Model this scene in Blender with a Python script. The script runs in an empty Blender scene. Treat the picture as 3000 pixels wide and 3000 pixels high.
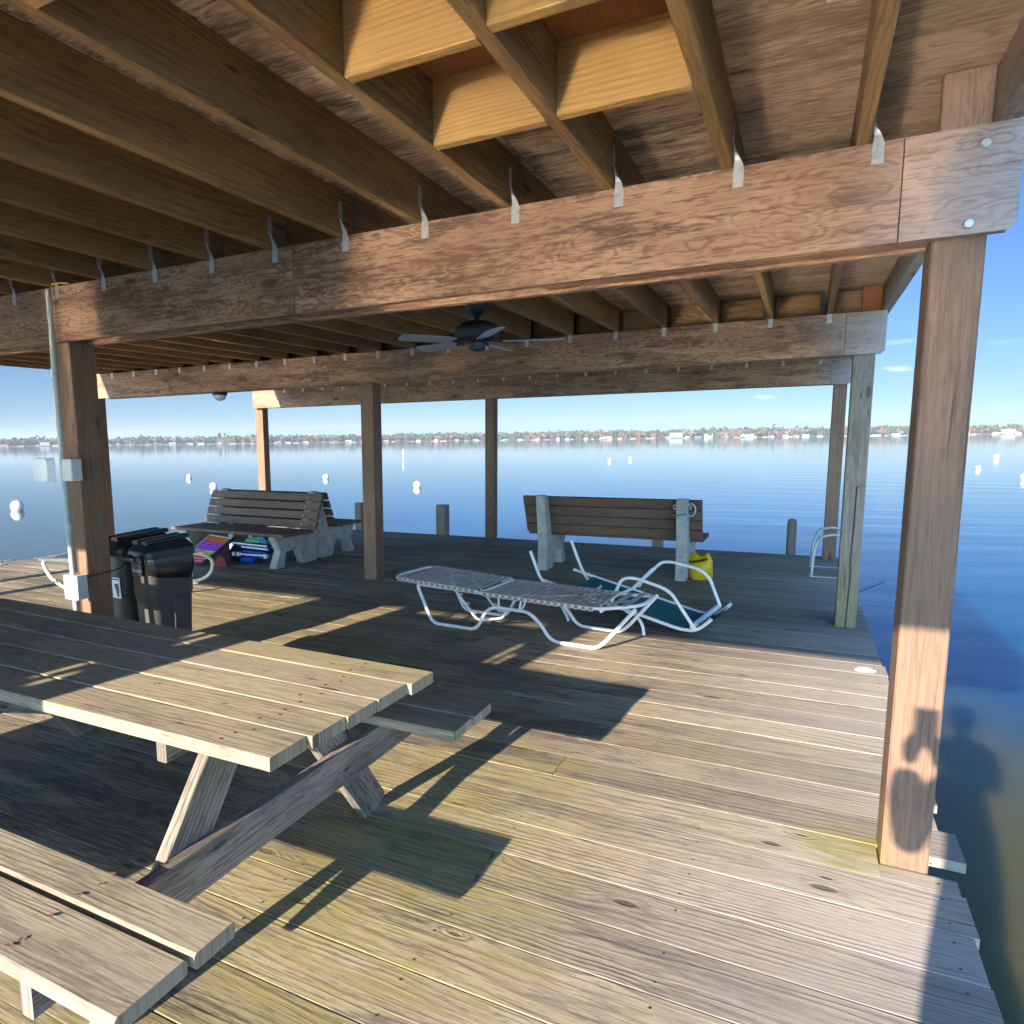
import bpy, math, random
from mathutils import Vector, Matrix, noise as mnoise
R = math.radians
random.seed(7)
sc = bpy.context.scene
col = sc.collection

# ---------------------------------------------------------------- camera
cam_d = bpy.data.cameras.new('camera'); cam = bpy.data.objects.new('camera', cam_d); col.objects.link(cam)
F_, CX, CY = 2085.5, 1228.6, 1581.3
cam_d.sensor_width = 36; cam_d.lens = F_ / 3000 * 36
cam_d.shift_x = .5 - CX / 3000; cam_d.shift_y = CY / 3000 - .5
cam_d.clip_start = .01; cam_d.clip_end = 9000
def cam_axes(p, r, y):
    f = Vector((-math.sin(y), math.cos(y), 0)); r0 = Vector((math.cos(y), math.sin(y), 0)); u = Vector((0, 0, 1))
    F = f * math.cos(p) - u * math.sin(p); U = u * math.cos(p) + f * math.sin(p)
    return r0 * math.cos(r) + U * math.sin(r), U * math.cos(r) - r0 * math.sin(r), F
rx, ux, fx = cam_axes(.1386, -.0127, .4948)
m = Matrix((rx, ux, -fx)).transposed().to_4x4(); m.translation = Vector((0, 0, 1.55))
cam.matrix_world = m
sc.camera = cam

# ---------------------------------------------------------------- sky, sun, exposure
SUN_DIR = Vector((.152, 1, -.325)).normalized()      # the way the light travels
ELEV = math.asin(-SUN_DIR.z)
w = bpy.data.worlds.new('World'); sc.world = w; w.use_nodes = True
nt = w.node_tree; nt.nodes.clear()
out = nt.nodes.new('ShaderNodeOutputWorld'); bg = nt.nodes.new('ShaderNodeBackground')
sky = nt.nodes.new('ShaderNodeTexSky'); sky.sky_type = 'NISHITA'; sky.sun_disc = False
sky.sun_elevation = ELEV; sky.sun_rotation = math.atan2(-SUN_DIR.x, -SUN_DIR.y)
sky.air_density = 1.0; sky.dust_density = .0; sky.ozone_density = 3.0; sky.altitude = 0
bg.inputs[1].default_value = .06
# a few thin clouds low over the water
tc = nt.nodes.new('ShaderNodeTexCoord')
def wm(op, a, b=None, c=None):
    n = nt.nodes.new('ShaderNodeMath'); n.operation = op
    for i, x in enumerate((a, b, c)):
        if x is None: continue
        if isinstance(x, (int, float)): n.inputs[i].default_value = x
        else: nt.links.new(x, n.inputs[i])
    return n.outputs[0]
sep = nt.nodes.new('ShaderNodeSeparateXYZ'); nt.links.new(tc.outputs['Generated'], sep.inputs[0])
az = wm('ARCTAN2', sep.outputs[0], sep.outputs[1])
el = wm('ARCSINE', sep.outputs[2])
wn = nt.nodes.new('ShaderNodeTexNoise'); wn.inputs['Scale'].default_value = 1; wn.inputs['Detail'].default_value = 5
cmb = nt.nodes.new('ShaderNodeCombineXYZ'); nt.links.new(wm('MULTIPLY', az, 30), cmb.inputs[0]); nt.links.new(wm('MULTIPLY', el, 130), cmb.inputs[1])
nt.links.new(cmb.outputs[0], wn.inputs['Vector'])
CLOUDS = [(2640, 1003, 60, 10, .5), (2632, 1080, 52, 9, 1.0), (2243, 1162, 38, 10, .9), (2945, 1190, 18, 6, .7), (150, 1225, 16, 5, .3), (2960, 1000, 60, 8, .2)]
tot = None
for (px, py, sx, sy, s) in CLOUDS:
    d = rx * ((px - CX) / F_) - ux * ((py - CY) / F_) + fx; d.normalize()
    a0 = math.atan2(d.x, d.y); e0 = math.asin(d.z)
    q = wm('ADD', wm('POWER', wm('DIVIDE', wm('SUBTRACT', az, a0), sx / F_), 2), wm('POWER', wm('DIVIDE', wm('SUBTRACT', el, e0), sy / F_), 2))
    v = wm('MULTIPLY', wm('MAXIMUM', wm('SUBTRACT', wm('MULTIPLY', wn.outputs[0], 2.0), wm('ADD', q, .45)), 0), s)
    tot = v if tot is None else wm('ADD', tot, v)
mx = nt.nodes.new('ShaderNodeMix'); mx.data_type = 'RGBA'
nt.links.new(wm('MINIMUM', tot, .75), mx.inputs['Factor'])
tint = nt.nodes.new('ShaderNodeMix'); tint.data_type = 'RGBA'; tint.blend_type = 'MULTIPLY'; tint.inputs['Factor'].default_value = 1
tint.inputs['B'].default_value = (.192, .290, .445, 1); nt.links.new(sky.outputs[0], tint.inputs['A'])
# sky behind the camera boosted, out of view, to fill the shade
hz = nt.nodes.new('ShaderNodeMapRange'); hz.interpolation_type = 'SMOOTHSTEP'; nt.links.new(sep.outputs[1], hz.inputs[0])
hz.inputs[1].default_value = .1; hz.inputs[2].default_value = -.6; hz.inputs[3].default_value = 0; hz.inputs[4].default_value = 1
fill_col = nt.nodes.new('ShaderNodeMix'); fill_col.data_type = 'RGBA'; nt.links.new(hz.outputs[0], fill_col.inputs['Factor']); fill_col.inputs['A'].default_value = (1, 1, 1, 1); fill_col.inputs['B'].default_value = (12.4, 9.3, 6.9, 1)
hm = nt.nodes.new('ShaderNodeVectorMath'); hm.operation = 'MULTIPLY'; nt.links.new(tint.outputs['Result'], hm.inputs[0]); nt.links.new(fill_col.outputs['Result'], hm.inputs[1])
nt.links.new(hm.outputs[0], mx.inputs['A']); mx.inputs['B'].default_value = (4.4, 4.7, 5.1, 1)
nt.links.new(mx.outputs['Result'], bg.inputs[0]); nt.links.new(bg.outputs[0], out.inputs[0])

sl = bpy.data.lights.new('sun', 'SUN'); sl.energy = 3.55; sl.angle = R(.5); sl.color = (1, .87, .70)
so = bpy.data.objects.new('sun', sl); col.objects.link(so)
so.rotation_euler = SUN_DIR.to_track_quat('-Z', 'Y').to_euler(); so.location = (-6, -20, 12)
sc.view_settings.view_transform = 'Standard'; sc.view_settings.look = 'None'
sc.view_settings.exposure = 2.22; sc.view_settings.gamma = 1; sc.view_settings.use_curve_mapping = False
sc.cycles.max_bounces = 8; sc.cycles.diffuse_bounces = 5; sc.cycles.glossy_bounces = 4
sc.cycles.caustics_reflective = True; sc.cycles.blur_glossy = 0
sc.cycles.use_denoising = True
sc.cycles.sample_clamp_indirect = 0

# ---------------------------------------------------------------- tags
def tag(o, label=None, cat=None, group=None, kind=None):
    if label: o['label'] = label
    if cat: o['category'] = cat
    if group: o['group'] = group
    if kind: o['kind'] = kind
    return o
def empty(name, loc=(0, 0, 0), rz=0, label=None, cat=None, group=None):
    o = bpy.data.objects.new(name, None); col.objects.link(o); o.location = loc; o.rotation_euler[2] = rz
    o.empty_display_size = .1
    return tag(o, label, cat, group)

# ---------------------------------------------------------------- mesh builder
class MB:
    def __init__(s): s.v = []; s.f = []; s.uv = []; s.t = []; s.mi = []; s.sm = []
    def add(s, verts, faces, uvs=None, tint=None, mi=0, smooth=False):
        b = len(s.v); s.v += [tuple(x) for x in verts]
        t = tint or (.5, .5, .5, 1); s.t += [t] * len(verts)
        for i, f in enumerate(faces):
            s.f.append([b + k for k in f]); s.mi.append(mi); s.sm.append(smooth)
            s.uv.append(uvs[i] if uvs else [(verts[k][0], verts[k][1]) for k in f])
    def board(s, p0, p1, wid, thk, side=None, ch=.004, mi=0, tint=None, skew0=0, skew1=0):
        """a sawn board from p0 to p1 (centre line); wid along 'side', thk along the third axis; chamfered edges"""
        p0 = Vector(p0); p1 = Vector(p1); ax = (p1 - p0); L = ax.length; ax.normalize()
        side = Vector(side) if side is not None else Vector((0, 0, 1)).cross(ax)
        side = (side - ax * side.dot(ax)).normalized(); up = ax.cross(side).normalized()
        ch = min(ch, wid * .3, thk * .3)
        w2, t2 = wid / 2, thk / 2
        prof = [(-w2 + ch, -t2), (w2 - ch, -t2), (w2, -t2 + ch), (w2, t2 - ch), (w2 - ch, t2), (-w2 + ch, t2), (-w2, t2 - ch), (-w2, -t2 + ch)]
        if ch <= 0: prof = [(-w2, -t2), (w2, -t2), (w2, t2), (-w2, t2)]
        n = len(prof); u0 = random.uniform(0, 40); v0 = random.uniform(0, 40)
        vs = [p0 + side * a + up * b + ax * (skew0 * a) for a, b in prof] + [p1 + side * a + up * b + ax * (skew1 * a) for a, b in prof]
        per = [0]
        for i in range(n):
            a, b = prof[i], prof[(i + 1) % n]; per.append(per[-1] + math.hypot(a[0] - b[0], a[1] - b[1]))
        fs = []; uv = []
        for i in range(n):
            j = (i + 1) % n; fs.append([i, j, n + j, n + i])
            uv.append([(u0, v0 + per[i]), (u0, v0 + per[i + 1]), (u0 + L, v0 + per[i + 1]), (u0 + L, v0 + per[i])])
        fs.append(list(range(n))[::-1]); uv.append([(u0 + prof[i][1] * .15, v0 + 3 + prof[i][0]) for i in range(n)][::-1])
        fs.append([n + i for i in range(n)]); uv.append([(u0 + prof[i][1] * .15, v0 + 5 + prof[i][0]) for i in range(n)])
        s.add(vs, fs, uv, tint or (random.random(), random.random(), random.random(), 1), mi)
        return s
    def box(s, a, b, mi=0, ch=0):
        """axis-aligned box, grain along its longest side"""
        a = Vector(a); b = Vector(b); d = b - a; k = max(range(3), key=lambda i: d[i]); c = (a + b) / 2
        p0 = c.copy(); p1 = c.copy(); p0[k] = a[k]; p1[k] = b[k]
        o = [i for i in range(3) if i != k]; side = Vector((0, 0, 0)); side[o[0]] = 1
        return s.board(p0, p1, d[o[0]], d[o[1]], side, ch, mi)
    def tube(s, pts, r, seg=10, closed=False, mi=0, caps=True):
        pts = [Vector(p) for p in pts]; n = len(pts); rings = []; prev = None
        for i, p in enumerate(pts):
            if closed: t = (pts[(i + 1) % n] - pts[i - 1]).normalized()
            else: t = (pts[min(i + 1, n - 1)] - pts[max(i - 1, 0)]).normalized()
            if prev is None:
                a = Vector((0, 0, 1)) if abs(t.z) < .9 else Vector((1, 0, 0)); a = (a - t * a.dot(t)).normalized()
            else: a = (prev - t * prev.dot(t)).normalized()
            prev = a; b = t.cross(a)
            rr = r[i] if isinstance(r, (list, tuple)) else r
            rings.append([p + (a * math.cos(6.28318 * k / seg) + b * math.sin(6.28318 * k / seg)) * rr for k in range(seg)])
        vs = [x for q in rings for x in q]; fs = []
        for i in range(n if closed else n - 1):
            for k in range(seg):
                a0 = i * seg + k; a1 = i * seg + (k + 1) % seg; j = (i + 1) % n
                fs.append([a0, a1, j * seg + (k + 1) % seg, j * seg + k])
        if caps and not closed: fs.append(list(range(seg))[::-1]); fs.append([(n - 1) * seg + k for k in range(seg)])
        s.add(vs, fs, None, None, mi, True); return s
    def lathe(s, prof, c=(0, 0, 0), seg=24, mi=0, smooth=True):
        vs = []; fs = []
        for (r, z) in prof:
            vs += [Vector((c[0] + r * math.cos(6.28318 * k / seg), c[1] + r * math.sin(6.28318 * k / seg), c[2] + z)) for k in range(seg)]
        for i in range(len(prof) - 1):
            for k in range(seg):
                fs.append([i * seg + k, i * seg + (k + 1) % seg, (i + 1) * seg + (k + 1) % seg, (i + 1) * seg + k])
        s.add(vs, fs, None, None, mi, smooth); return s
    def prism(s, poly, o, ux_, uy_, depth, mi=0):
        """polygon (2D) in the plane o + x*ux + y*uy, extruded along ux x uy by depth"""
        o = Vector(o); a = Vector(ux_).normalized(); b = Vector(uy_).normalized(); nrm = a.cross(b).normalized()
        n = len(poly); vs = [o + a * p[0] + b * p[1] for p in poly] + [o + a * p[0] + b * p[1] + nrm * depth for p in poly]
        fs = [list(range(n))[::-1], [n + i for i in range(n)]] + [[i, (i + 1) % n, n + (i + 1) % n, n + i] for i in range(n)]
        s.add(vs, fs, None, None, mi); return s
    def build(s, name, mats, parent=None, **k):
        me = bpy.data.meshes.new(name); me.from_pydata(s.v, [], s.f)
        if not isinstance(mats, (list, tuple)): mats = [mats]
        for x in mats: me.materials.append(x)
        uvl = me.uv_layers.new(name='UVMap'); flat = [c for f in s.uv for q in f for c in q]
        uvl.data.foreach_set('uv', flat)
        ca = me.color_attributes.new('tint', 'FLOAT_COLOR', 'POINT'); ca.data.foreach_set('color', [c for t in s.t for c in t])
        me.polygons.foreach_set('material_index', s.mi); me.polygons.foreach_set('use_smooth', s.sm)
        me.update()
        if any(s.sm): me.set_sharp_from_angle(angle=R(40))
        o = bpy.data.objects.new(name, me); col.objects.link(o)
        if parent: o.parent = parent
        return tag(o, **k)

def fillet(pts, r, n=5, closed=False):
    """round the corners of a polyline"""
    P = [Vector(p) for p in pts]; out = []; N = len(P)
    rng = range(N) if closed else range(1, N - 1)
    if not closed: out.append(P[0])
    for i in rng:
        a, b, c = P[i - 1], P[i], P[(i + 1) % N]
        ra = min(r, (a - b).length * .48, (c - b).length * .48)
        p, q = b + (a - b).normalized() * ra, b + (c - b).normalized() * ra
        for k in range(n + 1):
            t = k / n; out.append(p * (1 - t) ** 2 + b * 2 * t * (1 - t) + q * t * t)
    if not closed: out.append(P[-1])
    return out
def copy_tree(o, parent=None):
    c = o.copy(); col.objects.link(c)
    if parent: c.parent = parent
    for ch in list(o.children): copy_tree(ch, c)
    return c

# ---------------------------------------------------------------- materials
class N:
    """small helper round a node tree"""
    def __init__(s, name):
        s.m = bpy.data.materials.new(name); s.m.use_nodes = True; s.t = s.m.node_tree; s.t.nodes.clear()
        s.out = s.t.nodes.new('ShaderNodeOutputMaterial'); s.b = s.t.nodes.new('ShaderNodeBsdfPrincipled')
        s.t.links.new(s.b.outputs[0], s.out.inputs[0])
    def n(s, k, **kw):
        q = s.t.nodes.new('ShaderNode' + k)
        for a, v in kw.items(): setattr(q, a, v)
        return q
    def set(s, sock, v):
        if hasattr(v, 'links'): s.t.links.new(v, sock)
        elif isinstance(v, (tuple, list)) and len(v) == 3 and sock.type == 'RGBA': sock.default_value = (*v, 1)
        else: sock.default_value = v
    def m2(s, op, a, b=0, c=None, clamp=False):
        q = s.n('Math', operation=op, use_clamp=clamp); s.set(q.inputs[0], a); s.set(q.inputs[1], b)
        if c is not None: s.set(q.inputs[2], c)
        return q.outputs[0]
    def noise(s, vec, scale=1, detail=3, rough=.5, dist=0):
        q = s.n('TexNoise'); s.set(q.inputs['Vector'], vec); q.inputs['Scale'].default_value = scale
        q.inputs['Detail'].default_value = detail; q.inputs['Roughness'].default_value = rough; q.inputs['Distortion'].default_value = dist
        return q.outputs[0]
    def comb(s, x, y, z=0):
        q = s.n('CombineXYZ')
        for i, v in enumerate((x, y, z)): s.set(q.inputs[i], v)
        return q.outputs[0]
    def mix(s, f, a, b, mode='MIX'):
        q = s.n('Mix', data_type='RGBA', blend_type=mode, clamp_factor=True)
        s.set(q.inputs['Factor'], f); s.set(q.inputs['A'], a); s.set(q.inputs['B'], b); return q.outputs['Result']
    def ramp(s, x, lo, hi, a=0., b=1.):
        q = s.n('MapRange'); q.interpolation_type = 'SMOOTHSTEP'
        s.set(q.inputs[0], x); q.inputs[1].default_value = lo; q.inputs[2].default_value = hi; q.inputs[3].default_value = a; q.inputs[4].default_value = b
        return q.outputs[0]
    def pos(s):
        g = s.n('NewGeometry'); q = s.n('SeparateXYZ'); s.t.links.new(g.outputs['Position'], q.inputs[0]); return g.outputs['Position'], q.outputs

def wood(name, light, mid, dark, rings=46, warp=7, grain=.55, crack=.6, stain=.4, stain_col=(.06, .05, .045), knot=.5,
         var=.25, rough=.8, bump=.25, algae=None, grey=None, grey_col=(.33, .34, .37), zones=(), fine=1.0, knot_s=(1.0, 3.6), alb=1.0, fig=.75, moldy=None):
    light, mid, dark, stain_col, grey_col = [tuple(c * alb for c in q) for q in (light, mid, dark, stain_col, grey_col)]
    k = N(name)
    uvn = k.n('UVMap', uv_map='UVMap'); s = k.n('SeparateXYZ'); k.t.links.new(uvn.outputs[0], s.inputs[0]); u, v = s.outputs[0], s.outputs[1]
    tn = k.n('VertexColor', layer_name='tint'); ts = k.n('SeparateColor'); k.t.links.new(tn.outputs[0], ts.inputs[0]); t0, t1, t2 = ts.outputs
    # low, wandering figure
    low = k.noise(k.comb(k.m2('MULTIPLY', u, fig), k.m2('MULTIPLY', v, max(3.2, fig * 2.2)), k.m2('MULTIPLY', t0, 9)), 1, 3, .55)
    vor = k.n('TexVoronoi', feature='F1', distance='EUCLIDEAN', voronoi_dimensions='2D'); vor.inputs['Scale'].default_value = 1; vor.inputs['Randomness'].default_value = 1
    k.set(vor.inputs['Vector'], k.comb(k.m2('MULTIPLY', u, knot_s[0]), k.m2('MULTIPLY', k.m2('ADD', v, k.m2('MULTIPLY', low, .03)), knot_s[1])))
    vs = k.n('SeparateColor'); k.t.links.new(vor.outputs['Color'], vs.inputs[0])
    has = k.ramp(vs.outputs[0], 1 - knot, 1 - knot + .02)
    d = k.m2('MULTIPLY', vor.outputs['Distance'], k.m2('MULTIPLY_ADD', vs.outputs[1], 1.9, .85))
    pull = k.m2('MULTIPLY', k.m2('POWER', 2.718, k.m2('MULTIPLY', d, -7)), has)
    ph = k.m2('ADD', k.m2('MULTIPLY', v, k.m2('MULTIPLY_ADD', t1, rings * .7, rings * .6)), k.m2('ADD', k.m2('MULTIPLY', low, warp), k.m2('MULTIPLY', pull, 5.0)))
    wob = k.noise(k.comb(k.m2('MULTIPLY', u, 6), k.m2('MULTIPLY', v, 40)), 1, 2, .5)
    ph = k.m2('ADD', ph, k.m2('MULTIPLY', wob, .55))
    sn = k.m2('MULTIPLY_ADD', k.m2('SINE', k.m2('MULTIPLY', ph, 6.2832)), .5, .5)
    rvar = k.ramp(k.noise(k.comb(k.m2('MULTIPLY', u, 1.1), k.m2('MULTIPLY', v, 14), k.m2('MULTIPLY', t2, 5)), 1, 4, .6), .36, .64, .12, 1)
    ring = k.m2('MULTIPLY', k.m2('POWER', sn, 2.2), rvar)
    fib = k.noise(k.comb(k.m2('MULTIPLY', u, 5), k.m2('MULTIPLY', v, 260)), 1, 3, .6)
    ck = k.noise(k.comb(k.m2('MULTIPLY', u, 1.7), k.m2('MULTIPLY', v, 85), t1), 1, 4, .55)
    ckm = k.ramp(ck, .60, .70)
    ckm = k.m2('MULTIPLY', ckm, k.ramp(k.noise(k.comb(k.m2('MULTIPLY', u, 1.3), k.m2('MULTIPLY', v, 9), t2), 1, 2), .42, .62))
    base = k.mix(k.m2('MULTIPLY', ring, grain), light, mid)
    base = k.mix(k.m2('MULTIPLY', k.ramp(fib, .42, .8), .5 * fine), base, dark)
    # broad weather stains
    P, ps = k.pos()
    st = k.noise(k.comb(k.m2('MULTIPLY', u, 1.6), k.m2('MULTIPLY', v, 9), k.m2('MULTIPLY', t2, 7)), 1, 6, .62)
    st2 = k.noise(P, .9, 3, .5)
    stv = k.m2('ADD', st, k.ramp(ps[moldy[0]], moldy[1], moldy[2], 0, moldy[3])) if moldy else st
    stm = k.ramp(k.m2('ADD', stv, k.m2('MULTIPLY', k.m2('SUBTRACT', st2, .5), .6)), .475, .585)
    fine_f = k.ramp(k.noise(k.comb(k.m2('MULTIPLY', u, 11), k.m2('MULTIPLY', v, 120), t0), 1, 4, .65), .51, .62)
    fleck = k.ramp(k.noise(k.comb(k.m2('MULTIPLY', u, 7), k.m2('MULTIPLY', v, 60), t0), 1, 5, .7), .46, .55)
    stm = k.m2('MULTIPLY', stm, k.m2('MULTIPLY_ADD', fleck, .7, .4), clamp=True)
    base = k.mix(k.m2('MULTIPLY', fine_f, min(1, stain * .9)), base, stain_col)
    base = k.mix(k.m2('MULTIPLY', stm, stain, clamp=True), base, stain_col)
    blot = k.noise(k.comb(k.m2('MULTIPLY', u, 1.7), k.m2('MULTIPLY', v, 4.5), k.m2('MULTIPLY', t1, 6)), 1, 4, .6)
    base = k.mix(k.m2('MULTIPLY', k.ramp(blot, .42, .62), min(.45, stain * .55)), base, mid)
    if grey:
        gz = k.m2('MULTIPLY', k.ramp(k.m2('ADD', ps[grey[0]], k.m2('MULTIPLY', k.m2('SUBTRACT', st2, .5), grey[3] if len(grey) > 3 else 1.2)), grey[1], grey[2]), .75)
        base = k.mix(gz, base, grey_col)
        base = k.mix(k.m2('MULTIPLY', k.m2('MULTIPLY', ring, grain), .35), base, dark)
    base = k.mix(k.m2('MULTIPLY', ckm, crack), base, dark)
    kn = k.m2('MULTIPLY', k.ramp(d, .10, .045), has)
    kr = k.m2('MULTIPLY', k.m2('MULTIPLY', k.ramp(d, .17, .11), k.ramp(d, .07, .11)), has)
    base = k.mix(k.m2('MULTIPLY', kr, .4), base, mid)
    base = k.mix(k.m2('MULTIPLY', kn, .75), base, dark)
    # per-board tone
    bri = k.m2('MULTIPLY_ADD', t0, var, 1 - var / 2)
    base = k.mix(1.0, base, k.comb(bri, bri, k.m2('MULTIPLY', bri, k.m2('MULTIPLY_ADD', t1, .10, .95))), 'MULTIPLY')
    if algae:
        am = None
        nz = k.noise(P, 2.6, 5, .65)
        for (c, rad, amt) in algae:
            vd = k.n('VectorMath', operation='SUBTRACT'); k.set(vd.inputs[0], P); vd.inputs[1].default_value = c
            vm = k.n('VectorMath', operation='DIVIDE'); k.t.links.new(vd.outputs[0], vm.inputs[0]); vm.inputs[1].default_value = rad
            ln = k.n('VectorMath', operation='LENGTH'); k.t.links.new(vm.outputs[0], ln.inputs[0])
            z_ = k.m2('MULTIPLY', k.ramp(k.m2('ADD', ln.outputs['Value'], k.m2('ADD', k.m2('MULTIPLY', k.m2('SUBTRACT', nz, .5), 1.6), k.m2('MULTIPLY', k.m2('SUBTRACT', st, .5), 2.4))), 1.1, .35), amt)
            am = z_ if am is None else k.m2('MAXIMUM', am, z_)
        am = k.m2('MULTIPLY', am, k.m2('SUBTRACT', 1, k.m2('MULTIPLY', ring, .4)))
        am = k.m2('MULTIPLY', am, k.ramp(k.noise(k.comb(k.m2('MULTIPLY', u, 6), k.m2('MULTIPLY', v, 34), t2), 1, 5, .7), .38, .60, .30, 1))
        base = k.mix(am, base, (.27, .235, .055))
    k.set(k.b.inputs['Base Color'], base)
    k.b.inputs['Roughness'].default_value = rough; k.b.inputs['Specular IOR Level'].default_value = .3
    h = k.m2('SUBTRACT', k.m2('SUBTRACT', k.m2('MULTIPLY', fib, .35), k.m2('MULTIPLY', ring, -.35)), k.m2('MULTIPLY', k.m2('ADD', ckm, kn), .9))
    bp = k.n('Bump'); bp.inputs['Strength'].default_value = bump; bp.inputs['Distance'].default_value = .006; k.set(bp.inputs['Height'], h)
    k.t.links.new(bp.outputs[0], k.b.inputs['Normal'])
    return k.m

def plain(name, c, rough=.5, metal=0, spec=.5, var=.12, scale=12, bump=0, c2=None, alpha=1, trans=0, coat=0):
    k = N(name); tcn = k.n('TexCoord'); nz = k.noise(tcn.outputs['Object'], scale, 5, .6)
    dk = c2 or tuple(x * (1 - var * 2) for x in c)
    k.set(k.b.inputs['Base Color'], k.mix(k.ramp(nz, .42, .7), c, dk))
    k.b.inputs['Roughness'].default_value = rough; k.b.inputs['Metallic'].default_value = metal; k.b.inputs['Specular IOR Level'].default_value = spec
    k.b.inputs['Alpha'].default_value = alpha; k.b.inputs['Transmission Weight'].default_value = trans; k.b.inputs['Coat Weight'].default_value = coat
    if bump:
        bp = k.n('Bump'); bp.inputs['Strength'].default_value = bump; bp.inputs['Distance'].default_value = .004; k.set(bp.inputs['Height'], nz); k.t.links.new(bp.outputs[0], k.b.inputs['Normal'])
    return k.m

ALG = [((-1.3, 2.2, 0), (.75, 1.4, 1), .62), ((-4.5, 4.6, 0), (3.4, 1.9, 1), .42), ((.2, 3.0, 0), (.22, .2, .3), .9), ((-1.5, 1.0, 0), (.6, .7, 1), .5), ((-3.0, 9.0, 0), (4.5, 2.6, 1), .38), ((-1.6, 7.6, 0), (1.6, 1.0, 1), .5)]
M = {}
M['deck'] = wood('deck_wood', (.39, .318, .225), (.22, .17, .115), (.06, .048, .04), rings=34, warp=6, grain=.55, crack=.8, stain=.8, stain_col=(.085, .075, .065),
                 knot=.5, var=.46, bump=.5, algae=ALG, alb=.93, grey=(0, -1.1, 1.0, 1.6), grey_col=(.47, .42, .36), moldy=(1, 3.0, 7.5, .035), knot_s=(1.5, 4.0))
M['table'] = wood('table_wood', (.43, .365, .26), (.25, .20, .14), (.075, .06, .05), rings=58, warp=9, grain=.5, crack=.55, stain=.5, stain_col=(.11, .09, .075),
                  knot=.35, var=.16, bump=.26, alb=.88, algae=[((-1.3, 2.2, .74), (1.1, .22, .2), .55)], knot_s=(1.3, 5))
M['table_leg'] = wood('table_leg_wood', (.44, .38, .30), (.17, .14, .12), (.05, .04, .035), rings=60, warp=5, grain=.8, crack=.9, stain=.6, knot=.6, var=.15, bump=.4, knot_s=(2.2, 7), alb=.72)
M['joist'] = wood('joist_wood', (.38, .22, .085), (.25, .13, .045), (.055, .035, .02), rings=50, warp=6, grain=.6, crack=.25, stain=.35, stain_col=(.05, .035, .02), knot=.45, var=.3, rough=.75, bump=.2, knot_s=(1.2, 5),
                 grey=(0, -.2, 1.2), grey_col=(.30, .27, .21))
M['new'] = wood('new_pine', (.58, .35, .12), (.40, .20, .06), (.22, .11, .03), rings=62, warp=3, grain=.7, crack=.1, stain=.0, knot=.1, var=.1, rough=.6, bump=.12)
M['cedar'] = wood('cedar_wood', (.34, .135, .05), (.24, .085, .03), (.10, .035, .015), rings=40, warp=5, grain=.5, crack=.2, stain=.1, knot=.2, var=.2, rough=.7, bump=.15)
M['ply'] = wood('ceiling_plywood', (.74, .54, .36), (.42, .26, .16), (.05, .035, .025), rings=12, warp=13, fig=1.9, grain=.8, crack=.5, stain=.8, stain_col=(.07, .055, .04), knot=.6, var=.18, rough=.8, bump=.2, knot_s=(.8, 2.2),
               grey=(0, -.6, 1.0), grey_col=(.50, .38, .28))
M['beam'] = wood('beam_plywood', (.47, .275, .16), (.22, .10, .052), (.07, .035, .025), rings=12, warp=15, fig=2.6, grain=.65, crack=.45, stain=.75, stain_col=(.075, .045, .035), knot=.45, var=.1, rough=.8, bump=.22, knot_s=(.9, 2.6),
                grey=(0, -.15, .75, 1.4), grey_col=(.33, .33, .34))
M['post'] = wood('post_wood', (.235, .142, .092), (.145, .085, .055), (.055, .035, .025), rings=30, warp=4, grain=.6, crack=.8, stain=.35, stain_col=(.08, .055, .04), knot=.55, var=.2, rough=.8, bump=.35, knot_s=(1.3, 5),
                algae=[((.3, 3.05, 0), (.06, .3, .3), .7), ((.3, 6.6, .2), (.12, .3, .3), .6)])
M['post_grey'] = wood('post_wood_grey', (.32, .265, .205), (.20, .155, .115), (.06, .05, .045), rings=30, warp=4, grain=.5, crack=.9, stain=.35, knot=.6, var=.2, rough=.85, bump=.35, knot_s=(1.6, 5),
                algae=[((.3, 6.7, .1), (.3, .3, .5), .6)])
M['bench'] = wood('bench_wood', (.185, .115, .08), (.10, .06, .042), (.035, .027, .022), rings=60, warp=8, grain=.6, crack=.6, stain=.4, stain_col=(.05, .04, .035), knot=.4, var=.3, rough=.75, bump=.3, knot_s=(1.4, 5))
M['concrete'] = plain('concrete', (.40, .39, .37), .9, 0, .2, .14, 9, .5)
M['galv'] = plain('galvanised_steel', (.47, .48, .48), .42, .35, .5, .15, 40)
M['steel_dark'] = plain('rusty_nail', (.06, .035, .025), .7, .3, .4)
M['pvc'] = plain('grey_conduit', (.36, .40, .38), .45, 0, .5, .06, 6)
M['box_grey'] = plain('electrical_box_grey', (.52, .54, .54), .45, 0, .5, .05, 6)
M['clear'] = plain('clear_cover', (.80, .84, .86), .12, 0, .5, .02, 6, alpha=.42)
M['white_tube'] = plain('white_painted_tube', (.74, .75, .76), .32, 0, .5, .05, 8)
M['cream'] = plain('cream_resin', (.74, .71, .62), .4, 0, .5, .05, 8)
M['strap'] = plain('grey_vinyl_strap', (.64, .56, .46), .45, 0, .5, .13, 14)
M['strap_end'] = plain('strap_end_plug', (.30, .22, .19), .6)
M['teal'] = plain('teal_sling', (.012, .145, .135), .7, 0, .3, .08, 60)
M['yellow'] = plain('yellow_dry_bag', (.72, .46, .012), .42, 0, .5, .10, 8, .15)
M['black'] = plain('black_plastic', (.022, .023, .026), .38, 0, .5, .2, 9)
M['bag'] = plain('black_bin_liner', (.012, .012, .013), .16, 0, .6, .2, 9)
M['grey_plastic'] = plain('bin_grey_plastic', (.075, .073, .068), .42, 0, .5, .1, 7)
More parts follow.
